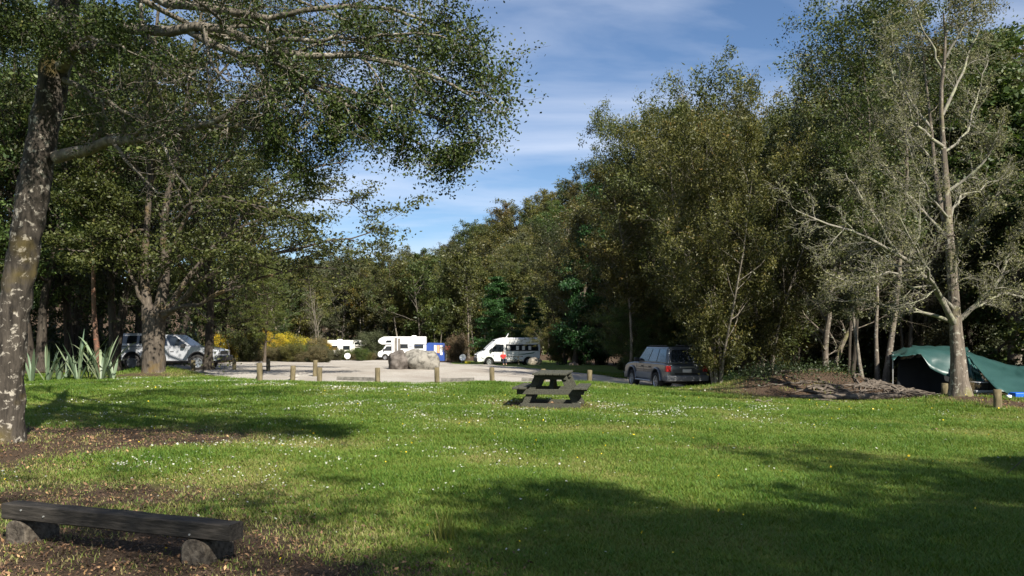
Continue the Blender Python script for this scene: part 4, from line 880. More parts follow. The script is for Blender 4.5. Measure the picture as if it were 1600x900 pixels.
for pa, da, pb, db, lb in [(527, 30.0, 588, 29.8, 'low timber rail lying on the gravel left of the boulders'), (690, 29.6, 741, 29.8, 'low timber rail lying on the gravel right of the boulders'), (815, 29.6, 852, 29.6, 'shaded low rail behind the near picnic table'),
                           (942, 30.4, 1003, 31, 'shaded low rail beside the front wheel of the silver four wheel drive')]:
    a_ = W(pa, da, .09); b_ = W(pb, db, .09); mb = MB(); mb.obox(a_ - a_, b_ - a_, .14, .12); o = mb.build('timber_rail', RAIL, None, bevel=.01, seg=1); o.location = a_; tag(o, lb, 'timber rail', 'low timber rails at the edge of the gravel')

# ------------------------------------------------------------------ boulders
from mathutils import noise as mnoise
def boulder(name, label, loc, size, rot, seed, mat, cuts, sub=4, rough=.10, cat_='boulder'):
    bm = bmesh.new(); bmesh.ops.create_icosphere(bm, subdivisions=sub, radius=1)
    rc = random.Random(seed)
    planes = [(Vector((rc.uniform(-1, 1), rc.uniform(-1, 1), rc.uniform(-.6, 1))).normalized(), rc.uniform(.62, .9)) for _ in range(cuts)]
    for v in bm.verts:
        p = v.co.copy()
        for n_, d_ in planes:
            dd = p.dot(n_) - d_
            if dd > 0: p -= n_ * dd * .93
        p *= 1 + rough * (mnoise.noise(p * 1.6 + Vector((seed, 0, 0))) + .45 * mnoise.noise(p * 4.5) + .2 * mnoise.noise(p * 11))
        v.co = Vector((p.x * size[0], p.y * size[1], p.z * size[2]))
    me = bpy.data.meshes.new(name); bm.to_mesh(me); bm.free(); me.materials.append(mat)
    for p in me.polygons: p.use_smooth = True
    o = bpy.data.objects.new(name, me); link(o); o.location = loc; o.rotation_euler = rot; return tag(o, label, cat_)
p = W(624, 38.4); boulder('boulder', 'rounded dark brown boulder on the gravel, left of the pair', p + Vector((0, 0, .34)), (.62, .62, .60), (0, .1, .4), 3, ROCK1, 12, rough=.16)
p = W(658, 38.8); boulder('boulder', 'pale grey slanting boulder on the gravel, right and larger of the pair', p + Vector((0, 0, .48)), (1.05, .75, .66), (.1, .32, .15), 12, ROCK2, 14, rough=.16)
post = thing('timber_post', 'grey weathered double timber post standing behind the dark boulder', 'post', W(621, 40.2))
for x in (-.085, .085):
    mb = MB(); mb.box(x - .062, x + .062, -.06, .06, -.2, 1.52 - (x > 0) * .03); mb.build('plank', WOOD_GREY, post, bevel=.008, seg=1)
for i, (px, D, s_) in enumerate([(892, 61, .17), (897, 61.5, .23), (902, 61, .13)]):
    boulder('rock', ('small pinkish rock on the grass bank, left of three', 'largest pinkish rock on the grass bank, middle of three', 'smallest pinkish rock on the grass bank, right of three')[i], W(px, D, s_ * .3), (s_, s_ * .8, s_ * .8), (0, 0, i), 30 + i, M('pink_rock', (.32, .22, .16), (.5, .4, .32), 4, .9), 6, 3, cat_='rock')
p = W(836, 64.0); boulder('stone_mound', 'low rounded grey brown stone hump in front of the rear of the white van', p + Vector((0, 0, .2)), (.62, .5, .45), (0, 0, .3), 41, CHAR, 4, 3, .16, 'stone mound')

# ------------------------------------------------------------------ vehicles
def lathe(prof, n, axis_y=True):
    """prof [(radius, offset along y)]"""
    V = []; Fc = []; m_ = len(prof)
    for i in range(n):
        a = 2 * PI * i / n
        for r, y in prof: V.append((r * math.cos(a), y, r * math.sin(a)))
    for i in range(n):
        for j in range(m_ - 1): Fc.append((i * m_ + j, i * m_ + j + 1, ((i + 1) % n) * m_ + j + 1, ((i + 1) % n) * m_ + j))
    return V, Fc
def wheel(root, x, y, r, wd=.22, spokes=5, rim=ALLOY):
    s_ = 1 if y > 0 else -1
    mb = MB(); mb.add(*lathe([(r * .62, -wd / 2), (r * .90, -wd / 2), (r * .98, -wd * .38), (r, -wd * .2), (r, wd * .2), (r * .98, wd * .38), (r * .90, wd / 2), (r * .62, wd / 2), (r * .60, 0)], 28))
    t = mb.build('wheel', RUBBER, root, smooth=True); t.location = (x, y, r)
    mb = MB(); mb.add(*lathe([(r * .64, s_ * wd * .48), (r * .60, s_ * wd * .50), (r * .56, s_ * wd * .40), (r * .54, s_ * wd * .12), (.001, s_ * wd * .10)], 24))
    for k in range(spokes):
        a = 2 * PI * k / spokes; mb.obox((r * .08 * math.cos(a), s_ * wd * .34, r * .08 * math.sin(a)), (r * .58 * math.cos(a), s_ * wd * .40, r * .58 * math.sin(a)), .03, r * .17, (-math.sin(a), 0, math.cos(a)))
    mb.add(*lathe([(r * .15, s_ * wd * .3), (r * .13, s_ * wd * .44), (.001, s_ * wd * .45)], 12))
    mb.build('rim', rim, t)
def arch_outline(x0, x1, zb, top, wheels, r):
    """side outline: top points from rear to front then underside with wheel arches"""
    pts = list(top)
    pts.append((x1, zb))
    for wx in sorted(wheels, reverse=True):
        for a in np.linspace(0, PI, 11): pts.append((wx + r * math.cos(a), max(zb, zb) + (r * 1.02) * math.sin(a) if True else 0))
    pts.append((x0, zb))
    return pts
def body(root, outline, hw, mat, name='body', bevel=.05, inset=.0):
    # outline may be concave: build side faces as ngons and let bevel round the rim
    n = len(outline); mb = MB(); mb.prism(outline, -hw, hw); o = mb.build(name, mat, root, bevel=bevel, seg=3); return o
def lerp3(a, b, f): return Vector(a) * (1 - f) + Vector(b) * f
def pane(root, q, u0, v0, u1, v1, mat, name='window', off=.012, th=.012, slant=None):
    """pane on quad q = (bottom-left, bottom-right, top-right, top-left)"""
    bl, br, tr_, tl = [Vector(x) for x in q]
    def at(u, v): return (bl * (1 - u) + br * u) * (1 - v) + (tl * (1 - u) + tr_ * u) * v
    n_ = (br - bl).cross(tl - bl).normalized()
    c = [at(u0, v0), at(u1, v0), at(u1 if slant is None else slant, v1), at(u0, v1)] if slant is None else [at(u0, v0), at(u1, v0), at(slant, v1), at(u0, v1)]
    mb = MB(); V = [p + n_ * off for p in c] + [p - n_ * th for p in c]
    mb.add(V, [(0, 1, 2, 3), (7, 6, 5, 4), (0, 4, 5, 1), (1, 5, 6, 2), (2, 6, 7, 3), (3, 7, 4, 0)])
    return mb.build(name, mat, root)
def cabin(root, xb0, xb1, xt0, xt1, z0, z1, wb, wt, mat, name='cabin'):
    """greenhouse frustum; returns its side, rear and front quads (outward normals)"""
    B = [(xb0, -wb, z0), (xb1, -wb, z0), (xb1, wb, z0), (xb0, wb, z0)]; T_q = [(xt0, -wt, z1), (xt1, -wt, z1), (xt1, wt, z1), (xt0, wt, z1)]
    mb = MB(); mb.add(B + T_q, [(0, 3, 2, 1), (4, 5, 6, 7), (0, 1, 5, 4), (1, 2, 6, 5), (2, 3, 7, 6), (3, 0, 4, 7)]); mb.build(name, mat, root, bevel=.06, seg=3)
    return dict(right=(B[0], B[1], T_q[1], T_q[0]), left=(B[2], B[3], T_q[3], T_q[2]), rear=(B[3], B[0], T_q[0], T_q[3]), front=(B[1], B[2], T_q[2], T_q[1]))
def bx(root, name, mat, x0, x1, y0, y1, z0, z1, bevel=.01, seg=1):
    mb = MB(); mb.box(x0, x1, y0, y1, z0, z1); return mb.build(name, mat, root, bevel=bevel, seg=seg)

def four_by_four():
    v = thing('four_wheel_drive', 'silver four wheel drive wagon parked tail out in the shade of the kanuka', 'car', (6.28, 33.2, gz1(6.0, 32.4) ), math.radians(102))
    hw = .85; r = .375; WX = (-1.30, 1.37)
    top = [(-2.28, .52), (-2.33, .78), (-2.30, 1.06), (-2.0, 1.10), (.80, 1.10), (1.2, 1.10), (1.9, 1.03), (2.20, .94), (2.28, .78), (2.30, .52)]
    body(v, arch_outline(-2.26, 2.28, .42, top, WX, .46), hw, SILVER)
    bx(v, 'underbody', BLACKP, -2.0, 2.0, -.72, .72, .34, .80, .02)
    f = cabin(v, -2.27, .95, -2.08, .20, 1.08, 1.74, .80, .66, SILVER)
    for sd_, fl in (('left', False), ('right', True)):
        q = f[sd_]
        g = (lambda a, b_: (a, b_)) if fl else (lambda a, b_: (1 - b_, 1 - a))
        for (a, b_, mt) in ((.045, .30, GLASSB), (.345, .60, GLASSB), (.63, .90, GLASSD)):
            u0, u1 = g(a, b_); pane(v, q, u0, .12, u1, .86, mt)
    pane(v, f['rear'], .10, .14, .90, .84, GLASSD, 'rear_window'); pane(v, f['front'], .07, .1, .93, .9, GLASSD, 'windscreen')
    for s_ in (-1, 1):
        bx(v, 'cladding', M('grey_car_cladding', (.20, .21, .22), None, 3, .5), -.82, .90, s_ * (hw - .01) - .02, s_ * (hw - .01) + .025, .48, .70)
        for z in (.80, .90): bx(v, 'side_moulding', BLACKP, -.80, .90, s_ * hw - .006, s_ * hw + .008, z, z + .018, .002)
        bx(v, 'side_step', ALLOY, -.82, .88, s_ * .86 - .08, s_ * .86 + .06, .34, .40, .015)
        for x in (.86, .03, -.78): bx(v, 'door_seam', BLACKP, x - .006, x + .006, s_ * hw - .004, s_ * hw + .003, .50, 1.07, .001)
        for x in (.18, -.62): bx(v, 'door_handle', BLACKP, x - .09, x + .09, s_ * hw - .01, s_ * hw + .03, .93, .965, .008)
        bx(v, 'mirror', BLACKP, .62, .80, s_ * .90 - .10, s_ * .90 + .10, 1.12, 1.28, .03, 2)
        bx(v, 'tail_lamp', REDL, -2.35, -2.18, s_ * .76 - .10, s_ * .76 + .105, .78, 1.02, .02)
        bx(v, 'headlight', LAMP, 2.16, 2.31, s_ * .62 - .16, s_ * .62 + .16, .76, .92, .02)
        bx(v, 'roof_rail', BLACKP, -1.75, .05, s_ * .58 - .02, s_ * .58 + .02, 1.76, 1.80, .01)
        for wx in WX:
            mb = MB(); P = np.array([[[wx + .47 * math.cos(a), s_ * (hw + .02), .42 + .48 * math.sin(a)] for a in np.linspace(0, PI, 15)]]); Vx, Qx = tubes(P, np.full((1, 15), .045), 8); mb.add(Vx, [tuple(q_) for q_ in Qx]); mb.build('wheel_flare', SILVER, v, smooth=True)
    bx(v, 'rear_bumper', M('grey_bumper', (.16, .165, .17), None, 3, .5), -2.44, -2.16, -.86, .86, .42, .64, .04, 2); bx(v, 'front_bumper', SILVER, 2.16, 2.42, -.84, .84, .38, .62, .05, 2)
    bx(v, 'tailgate_handle', ALLOY, -2.36, -2.32, -.30, .30, .93, .99, .008); pl = bx(v, 'number_plate', M('plate_white', (.6, .6, .58), None, 5, .4), -2.355, -2.33, -.18, .18, .76, .88, .003)
    bx(v, 'tailgate_trim', BLACKP, -2.345, -2.31, -.50, .50, .68, .74, .004)
    for wx in WX:
        for s_ in (-1, 1): wheel(v, wx, s_ * .76, r, .25, 6)
    return v
four_by_four()

def ute():
    v = thing('ute', 'white utility truck with a hard canopy parked behind the thick ridged trunk', 'ute', (-16.15, 38.0, gz1(-15.5, 37.0)), math.radians(1))
    hw = .86; r = .37; WX = (-1.50, 1.52)
    top = [(-2.42, .55), (-2.45, 1.10), (-1.2, 1.11), (.95, 1.12), (1.25, 1.14), (2.00, 1.07), (2.34, .97), (2.46, .80), (2.46, .52)]
    body(v, arch_outline(-2.40, 2.44, .44, top, WX, .42), hw, UTEW)
    bx(v, 'underbody', BLACKP, -2.2, 2.1, -.74, .74, .34, .84, .02)
    f = cabin(v, -.62, 1.22, -.45, .40, 1.10, 1.68, .80, .66, UTEW)
    g_ = cabin(v, -2.42, -.66, -2.30, -.62, 1.12, 1.74, .81, .70, UTEW, 'canopy')
    for sd_, fl in (('left', False), ('right', True)):
        gg_ = (lambda a, b_: (a, b_)) if fl else (lambda a, b_: (1 - b_, 1 - a))
        for a, b_ in ((.07, .42), (.49, .93)): u0, u1 = gg_(a, b_); pane(v, f[sd_], u0, .10, u1, .86, GLASSD)
        u0, u1 = gg_(.16, .90); pane(v, g_[sd_], u0, .22, u1, .80, GLASSD, 'canopy_window')
    pane(v, f['front'], .06, .1, .94, .92, GLASSD, 'windscreen'); pane(v, g_['rear'], .1, .2, .9, .85, GLASSD, 'rear_window')
    for s_ in (-1, 1):
        for x in (1.08, .20, -.62): bx(v, 'door_seam', BLACKP, x - .006, x + .006, s_ * hw - .004, s_ * hw + .003, .54, 1.02, .001)
        for x in (.34, -.50): bx(v, 'door_handle', BLACKP, x - .09, x + .09, s_ * hw - .01, s_ * hw + .03, .86, .90, .008)
        bx(v, 'mirror', BLACKP, .80, .96, s_ * .92 - .10, s_ * .92 + .10, 1.06, 1.24, .03, 2)
        bx(v, 'headlight', LAMP, 2.24, 2.47, s_ * .64 - .17, s_ * .64 + .17, .80, .96, .02); bx(v, 'tail_lamp', REDL, -2.475, -2.40, s_ * .76 - .08, s_ * .76 + .09, .72, 1.0, .01)
        for wx in WX:
            mb = MB(); P = np.array([[[wx + .43 * math.cos(a), s_ * (hw + .0), .44 + .43 * math.sin(a)] for a in np.linspace(0, PI, 15)]]); Vx, Qx = tubes(P, np.full((1, 15), .028), 8); mb.add(Vx, [tuple(q_) for q_ in Qx]); mb.build('wheel_flare', BLACKP, v, smooth=True)
    bx(v, 'front_bumper', BLACKP, 2.22, 2.62, -.86, .86, .44, .70, .06, 2); bx(v, 'rear_bumper', BLACKP, -2.62, -2.38, -.80, .80, .48, .62, .03)
    bx(v, 'grille', BLACKP, 2.42, 2.485, -.44, .44, .76, .92, .01)
    for wx in WX:
        for s_ in (-1, 1): wheel(v, wx, s_ * .76, r, .25, 5)
ute()

def van():
    v = thing('camper_van', 'white high roofed van with dark windows parked at the far right of the car park', 'van', W(793, 70), math.radians(189))
    hw = .98; r = .34; WX = (-1.70, 1.75)
    top = [(-2.72, .50), (-2.76, 1.5), (-2.70, 2.28), (-2.55, 2.44), (.55, 2.44), (1.10, 2.28), (1.75, 1.72), (2.15, 1.30), (2.62, 1.12), (2.78, .92), (2.80, .48)]
    body(v, arch_outline(-2.72, 2.76, .34, top, WX, .43), hw, WHITEP, bevel=.10)
    bx(v, 'underbody', BLACKP, -2.5, 2.3, -.80, .80, .24, .70, .02)
    for s_ in (-1, 1):
        y = s_ * (hw + .004); sgn = -1 if s_ > 0 else 1
        def side(name, mat, pts, t=.014):
            mb = MB(); mb.prism(pts, y - .02, y + .012) if s_ > 0 else mb.prism(pts, y - .012, y + .02); return mb.build(name, mat, v)
        side('window_band', GLASSD, [(-2.58, 1.30), (.28, 1.30), (.28, 1.86), (-2.50, 1.86)])
        side('window', GLASSD, [(.48, 1.22), (1.62, 1.22), (1.66, 1.36), (1.16, 1.86), (.48, 1.86)])
        for x in (.05, -.72, -1.25, -1.80): bx(v, 'curtain', CLOTHW, x - .12, x + .12, s_ * (hw + .02) - .004, s_ * (hw + .02) + .004, 1.38, 1.72, .001)
        side('stripe', STRIPE, [(-2.3, 1.20), (-1.3, 1.06), (-.6, 1.0), (-1.3, .98), (-2.1, 1.08)])
        side('stripe', BLACKP, [(-2.45, 2.12), (-1.9, 2.10), (-1.95, 2.02), (-2.4, 2.04)])
        for x in (.38, -.85): bx(v, 'door_seam', BLACKP, x - .007, x + .007, s_ * hw - .004, s_ * hw + .004, .45, 2.0, .001)
        bx(v, 'sill', BLACKP, -1.25, 1.30, s_ * hw - .03, s_ * hw + .015, .30, .42, .01); bx(v, 'mirror', BLACKP, 1.50, 1.64, s_ * 1.12 - .10, s_ * 1.12 + .10, 1.26, 1.52, .03, 2)
        bx(v, 'headlight', LAMP, 2.52, 2.80, s_ * .78 - .16, s_ * .78 + .17, .80, 1.02, .03, 2); bx(v, 'tail_lamp', REDL, -2.79, -2.72, s_ * .86 - .06, s_ * .86 + .08, .9, 1.5, .01)
    q = ((1.80, hw - .12, 1.68), (1.80, -hw + .12, 1.68), (1.80, 0, 1.7), (1.8, 0, 1.7))
    mb = MB(); mb.add([(2.13, -.86, 1.335), (2.13, .86, 1.335), (1.16, .78, 2.235), (1.16, -.78, 2.235), (2.10, -.86, 1.29), (2.10, .86, 1.29), (1.13, .78, 2.19), (1.13, -.78, 2.19)], [(0, 1, 2, 3), (7, 6, 5, 4), (0, 4, 5, 1), (1, 5, 6, 2), (2, 6, 7, 3), (3, 7, 4, 0)]); mb.build('windscreen', GLASSD, v)
    bx(v, 'bumper', BLACKP, 2.50, 2.90, -.96, .96, .34, .74, .08, 2); bx(v, 'grille', BLACKP, 2.76, 2.83, -.55, .55, .80, .96, .01)
    mb = MB(); mb.obox((.15, 0, 2.44), (-.05, 0, 2.80), .5, .04, (1, 0, 0)); mb.build('roof_vent', WHITEP, v)
    for wx in WX:
        for s_ in (-1, 1): wheel(v, wx, s_ * .86, r, .22, 5)
van()

def motorhome(label, loc, rz, paint, L=6.0, H=3.0):
    v = thing('motorhome', label, 'motorhome', loc, rz); hw = 1.08; h = L / 2
    bx(v, 'body', paint, -h, h - 1.75, -hw, hw, .55, H, .10, 3)
    pts = [(h - 2.0, 2.02), (h - .55, 2.02), (h - .12, 2.22), (h - .02, 2.50), (h - .25, 2.80), (h - .75, H - .02), (h - 2.0, H + .01)]
    mb = MB(); mb.prism(pts, -hw + .012, hw - .012); mb.build('overcab', paint, v, bevel=.10, seg=3)
    top = [(h - 2.0, .5), (h - 2.0, 2.0), (h - 1.05, 2.0), (h - .55, 1.30), (h - .08, 1.08), (h, .90), (h, .5)]
    body(v, arch_outline(h - 1.98, h - .02, .42, top, (h - .92,), .40), .92, paint, 'cab', .05)
    bx(v, 'underbody', BLACKP, -h + .2, h - .3, -.85, .85, .28, .62, .02)
    for s_ in (-1, 1):
        y = s_ * (hw + .006)
        bx(v, 'window', GLASSD, -h + .35, -h + 1.55, y - .02, y + .012, 1.50, 2.10, .02); bx(v, 'window', GLASSD, -h + 2.35, -h + 3.35, y - .02, y + .012, 1.50, 2.10, .02)
        mb = MB(); mb.prism([(h - 1.75, 2.28), (h - .95, 2.28), (h - 1.15, 2.58), (h - 1.75, 2.58)], y - .024, y - .002) if s_ > 0 else mb.prism([(h - 1.75, 2.28), (h - .95, 2.28), (h - 1.15, 2.58), (h - 1.75, 2.58)], y + .002, y + .024); mb.build('overcab_window', GLASSD, v)
        ys_ = s_ * .925
        mb = MB(); mb.prism([(h - 1.75, 1.22), (h - .72, 1.22), (h - 1.10, 1.82), (h - 1.75, 1.82)], ys_ - .012, ys_ + .012); mb.build('cab_window', GLASSD, v)
        bx(v, 'skirt_band', M('grey_band_%s' % paint.name, (.45, .45, .43), None, 3, .5), -h + .1, h - 1.85, y - .012, y + .006, .80, .92, .002)
        bx(v, 'mirror', BLACKP, h - .85, h - .72, s_ * 1.05 - .09, s_ * 1.05 + .09, 1.2, 1.5, .02)
    mb = MB(); mb.add([(h - .53, -.8, 1.34), (h - .53, .8, 1.34), (h - .98, .76, 1.96), (h - .98, -.76, 1.96), (h - .57, -.8, 1.30), (h - .57, .8, 1.30), (h - 1.02, .76, 1.92), (h - 1.02, -.76, 1.92)], [(0, 1, 2, 3), (7, 6, 5, 4), (0, 4, 5, 1), (1, 5, 6, 2), (2, 6, 7, 3), (3, 7, 4, 0)]); mb.build('windscreen', GLASSD, v)
    bx(v, 'bumper', BLACKP, h - .2, h + .08, -.92, .92, .38, .66, .05, 2); bx(v, 'roof_hatch', WHITEP, -h + 1.3, -h + 1.9, -.3, .3, H, H + .14, .03)
    for wx in (h - .92, -h + 1.4):
        for s_ in (-1, 1): wheel(v, wx, s_ * (.84 if wx > 0 else .98), .35, .22, 5)
motorhome('white overcab motorhome facing left behind the boulders', W(629, 104), math.radians(184), WHITEP, 6.2, 3.05)
motorhome('cream white motorhome facing right, half hidden by green bushes', W(545, 116), math.radians(-4), CREAM, 5.8, 2.9)

# blue awning beside the motorhome, washing, dishes
aw = thing('awning_tent', 'blue fabric awning tent standing beside the white motorhome', 'awning', W(681, 99))
mb = MB(); mb.prism([(-1.1, 0), (-1.1, 2.05), (-.9, 2.25), (.95, 2.20), (1.1, 2.0), (1.12, 0)], -.9, .9); mb.build('tent_body', BLUE, aw, bevel=.04, seg=2)
mb = MB(); mb.add([(-3.4, -.8, 1.72), (-1.05, -.8, 2.06), (-1.05, .8, 2.14), (-3.4, .8, 1.80), (-3.4, -.8, 1.70), (-1.05, -.8, 2.04), (-1.05, .8, 2.12), (-3.4, .8, 1.78)], [(0, 1, 2, 3), (7, 6, 5, 4), (0, 4, 5, 1), (1, 5, 6, 2), (2, 6, 7, 3), (3, 7, 4, 0)]); mb.build('side_canopy', M('dark_blue_canopy', (.015, .03, .09), None, 2, .7), aw)
for x in (-3.35,): mb = MB(); mb.tube([(x, -.75, 0), (x, -.75, 1.7)], .03, 6); mb.build('pole', STEEL, aw)
for x, z0, m_, lb in ((.02, .9, CLOTHW, 'white towel hanging at the left on the blue awning'), (.40, 1.0, CLOTHO, 'orange and cream towel hanging in the middle of the blue awning'), (.76, .75, CLOTHW, 'longer white towel hanging at the right edge of the blue awning')):
    p = W(681, 99); mb = MB()
    for i in range(6):
        xx = x - .15 + i * .05; mb.quad((xx, -.93 - .02 * (i % 2), z0), (xx + .05, -.93 - .02 * ((i + 1) % 2), z0), (xx + .05, -.925, 1.95), (xx, -.925, 1.95))
    o = mb.build('towel', m_, None, solid=.012); o.location = p; tag(o, lb, 'towel')
p = W(697, 98.5); mb = MB(); mb.tube([(0, 0, 0), (.02, 0, 1.75)], .02, 6); fl = thing('red_flag', 'small red cloth on a pole at the right edge of the blue awning', 'flag', p); mb.build('pole', STEEL, fl)
mb = MB()
for i in range(5): mb.quad((i * .12 - .1, .03 * math.sin(i * 1.9), 1.42 - i * .02), (i * .12 + .02, .03 * math.sin(i * 1.9 + 1.9), 1.40 - i * .02), (i * .12 + .02, .03 * math.sin(i * 1.9 + 1.9), 1.85), (i * .12 - .1, .03 * math.sin(i * 1.9), 1.86))
mb.build('cloth', REDC, fl, solid=.01)
for px, D, rr_d, lb in ((543, 97, .36, 'small round dish on a stand in front of the cream motorhome'), (723, 86, .36, 'white round dish standing on the grass left of the white van')):
    d = thing('satellite_dish', lb, 'satellite dish', W(px, D), RND.uniform(-.3, .3))
    mb = MB(); mb.add(*lathe([(.001, .10), (.12, .085), (.24, .045), (rr_d, -.02), (rr_d + .01, -.02), (.24, .06), (.001, .12)], 24)); b_ = mb.build('dish', WHITEP, d, smooth=True); b_.location = (0, 0, .62); b_.rotation_euler = (-.35, 0, 0)
    mb = MB()
    for a in (0, 2.1, 4.2): mb.tube([(0, .1, .55), (.3 * math.cos(a), .1 + .3 * math.sin(a), 0)], .018, 6)
    mb.build('tripod', STEEL, d)
    mb = MB(); mb.tube([(0, -.02, .35), (0, -.40, .55)], .012, 6); mb.build('feed_arm', STEEL, d)
p = W(731, 85); mb = MB(); mb.box(-.3, .3, -.15, .15, 0, .22); o = mb.build('yellow_crate', M('yellow_plastic', (.7, .55, .03), None, 3, .5), None, bevel=.03, seg=2); o.location = p; tag(o, 'flat yellow crate on the grass beside the white dish', 'crate')

# ------------------------------------------------------------------ person at the far picnic table
def skinned(name, joints, edges, mat, parent, root=0, sub=2):
    me = bpy.data.meshes.new(name); me.from_pydata([j[:3] for j in joints], edges, []); o = bpy.data.objects.new(name, me); link(o, parent)
    md = o.modifiers.new('skin', 'SKIN'); md.use_smooth_shade = True
    for i, j in enumerate(joints):
        sv = me.skin_vertices[0].data[i]; sv.radius = (j[3], j[4] if len(j) > 4 else j[3]); sv.use_root = (i == root)
    me.materials.append(mat); u = o.modifiers.new('u', 'SUBSURF'); u.levels = sub; u.render_levels = sub; return o
pe = thing('person', 'person in a red top with dark hair sitting at the far picnic table', 'person', W(786, 65.5), math.radians(20), scale=.92)
J = [(0, 0, .48, .13, .11), (0, 0, .66, .12, .10), (0, 0, .85, .15, .10), (0, 0, .96, .07, .06), (0, -.02, 1.04, .055), (0, -.03, 1.13, .085, .095), (0, -.02, 1.22, .075),
     (.10, -.04, .47, .09), (.13, -.42, .50, .07), (.13, -.46, .10, .045), (.13, -.58, .04, .035), (-.10, -.04, .47, .09), (-.13, -.42, .50, .07), (-.13, -.46, .10, .045), (-.13, -.58, .04, .035),
     (.19, 0, .92, .055), (.25, -.06, .68, .045), (.20, -.30, .60, .035), (-.19, 0, .92, .055), (-.25, -.06, .68, .045), (-.20, -.30, .60, .035)]
E = [(0, 1), (1, 2), (2, 3), (3, 4), (4, 5), (5, 6), (0, 7), (7, 8), (8, 9), (9, 10), (0, 11), (11, 12), (12, 13), (13, 14), (2, 15), (15, 16), (16, 17), (2, 18), (18, 19), (19, 20)]
skinned('body', J, E, SKIN, pe)
skinned('shirt', [(0, 0, .50, .145, .125), (0, 0, .66, .135, .115), (0, 0, .85, .165, .115), (0, 0, .93, .09, .08), (.19, 0, .92, .068), (.245, -.05, .72, .06), (-.19, 0, .92, .068), (-.245, -.05, .72, .06)], [(0, 1), (1, 2), (2, 3), (2, 4), (4, 5), (2, 6), (6, 7)], REDC, pe)
skinned('trousers', [(0, 0, .47, .14, .12), (.10, -.05, .47, .10), (.13, -.42, .50, .082), (.13, -.46, .12, .058), (-.10, -.05, .47, .10), (-.13, -.42, .50, .082), (-.13, -.46, .12, .058)], [(0, 1), (1, 2), (2, 3), (0, 4), (4, 5), (5, 6)], JEANS, pe)
skinned('hair', [(0, .02, 1.10, .08, .075), (0, .0, 1.19, .095, .10), (0, .0, 1.24, .07)], [(0, 1), (1, 2)], HAIR, pe)
for s_ in (-1, 1):
    hand = skinned('hand', [(s_ * .20, -.30, .60, .03, .018), (s_ * .20, -.38, .595, .038, .016)] + [(s_ * .20 + (k - 1.5) * .018, -.43 - .01 * (1.5 - abs(k - 1.5)), .585, .009) for k in range(4)] + [(s_ * .165, -.37, .59, .010)] + [(s_ * .20 + (k - 1.5) * .02, -.46 - .01 * (1.5 - abs(k - 1.5)), .570, .007) for k in range(4)], [(0, 1), (1, 2), (1, 3), (1, 4), (1, 5), (0, 6), (2, 7), (3, 8), (4, 9), (5, 10)], SKIN, pe, 0, 1)

# ------------------------------------------------------------------ flax plants: every blade a part
def flax_blade(rng, L, az, lean, droop, w_):
    n = 9; P = []; d = lean; x = z = 0
    for i in range(n + 1):
        P.append((x, z)); st = L / n; x += math.sin(d) * st; z += math.cos(d) * st; d += droop / n * (i / n) ** 1.5 * 3
    V = []; c, s = math.cos(az), math.sin(az)
    for i, (x, z) in enumerate(P):
        f = i / n; hw_ = w_ / 2 * (min(1, .55 + f * 1.6) if f < .5 else (1 - ((f - .5) * 2) ** 2.2) + .03)
        for k, (o_, up_) in enumerate(((-hw_, hw_ * .35), (0, 0), (hw_, hw_ * .35))): V.append((c * x - s * o_ - c * up_ * .7, s * x + c * o_ - s * up_ * .7, z + up_ * .3))
    Fc = []
    for i in range(n):
        for k in range(2): Fc.append((i * 3 + k, i * 3 + k + 1, i * 3 + k + 4, i * 3 + k + 3))
    return V, Fc
rf_ = random.Random(17)
fl_defs = [(50, 28.6, 1.35, 9, 'leftmost pale flax clump near the beech trunk'), (74, 29.2, 1.45, 10, 'second flax clump from the left with short drooping blades'), (92, 29.6, .95, 8, 'low drooping flax clump between taller ones'),
           (103, 30.2, 1.25, 8, 'narrow flax clump with few upright blades'), (122, 29.4, 1.95, 13, 'tallest flax clump with long upright blades'), (140, 29.8, 1.35, 9, 'flax clump leaning left beside the biggest one'),
           (158, 29.2, 1.95, 16, 'broad green flax clump fanning right toward the ute'), (176, 29.6, 1.15, 9, 'low arching flax clump at the foot of the ridged trunk')]
for px, D, L, n, lb in fl_defs:
    t = thing('flax_plant', lb, 'flax', W(px, D, -.03), rf_.random() * 6, 'flax clumps at the edge of the left wood')
    for i in range(n):
        az = rf_.choice((0, PI)) + rf_.gauss(0, .9) + math.radians(0); az -= t.rotation_euler.z
        V, Fc = flax_blade(rf_, L * rf_.uniform(.6, 1.12), az, rf_.uniform(.04, .62), rf_.choice((.1, .3, .9, 1.9)), rf_.uniform(.065, .115))
        V = [(v_[0] + .06 * math.cos(az), v_[1] + .06 * math.sin(az), v_[2]) for v_ in V]
        me = bpy.data.meshes.new('flax_blade'); me.from_pydata(V, [], Fc); me.materials.append(FLAXM)
        a = me.attributes.new('tint', 'FLOAT', 'POINT'); tv_ = rf_.uniform(.2, .95); a.data.foreach_set('value', [tv_] * len(V)); me.update()
        for p_ in me.polygons: p_.use_smooth = True
        link(bpy.data.objects.new('leaf', me), t)

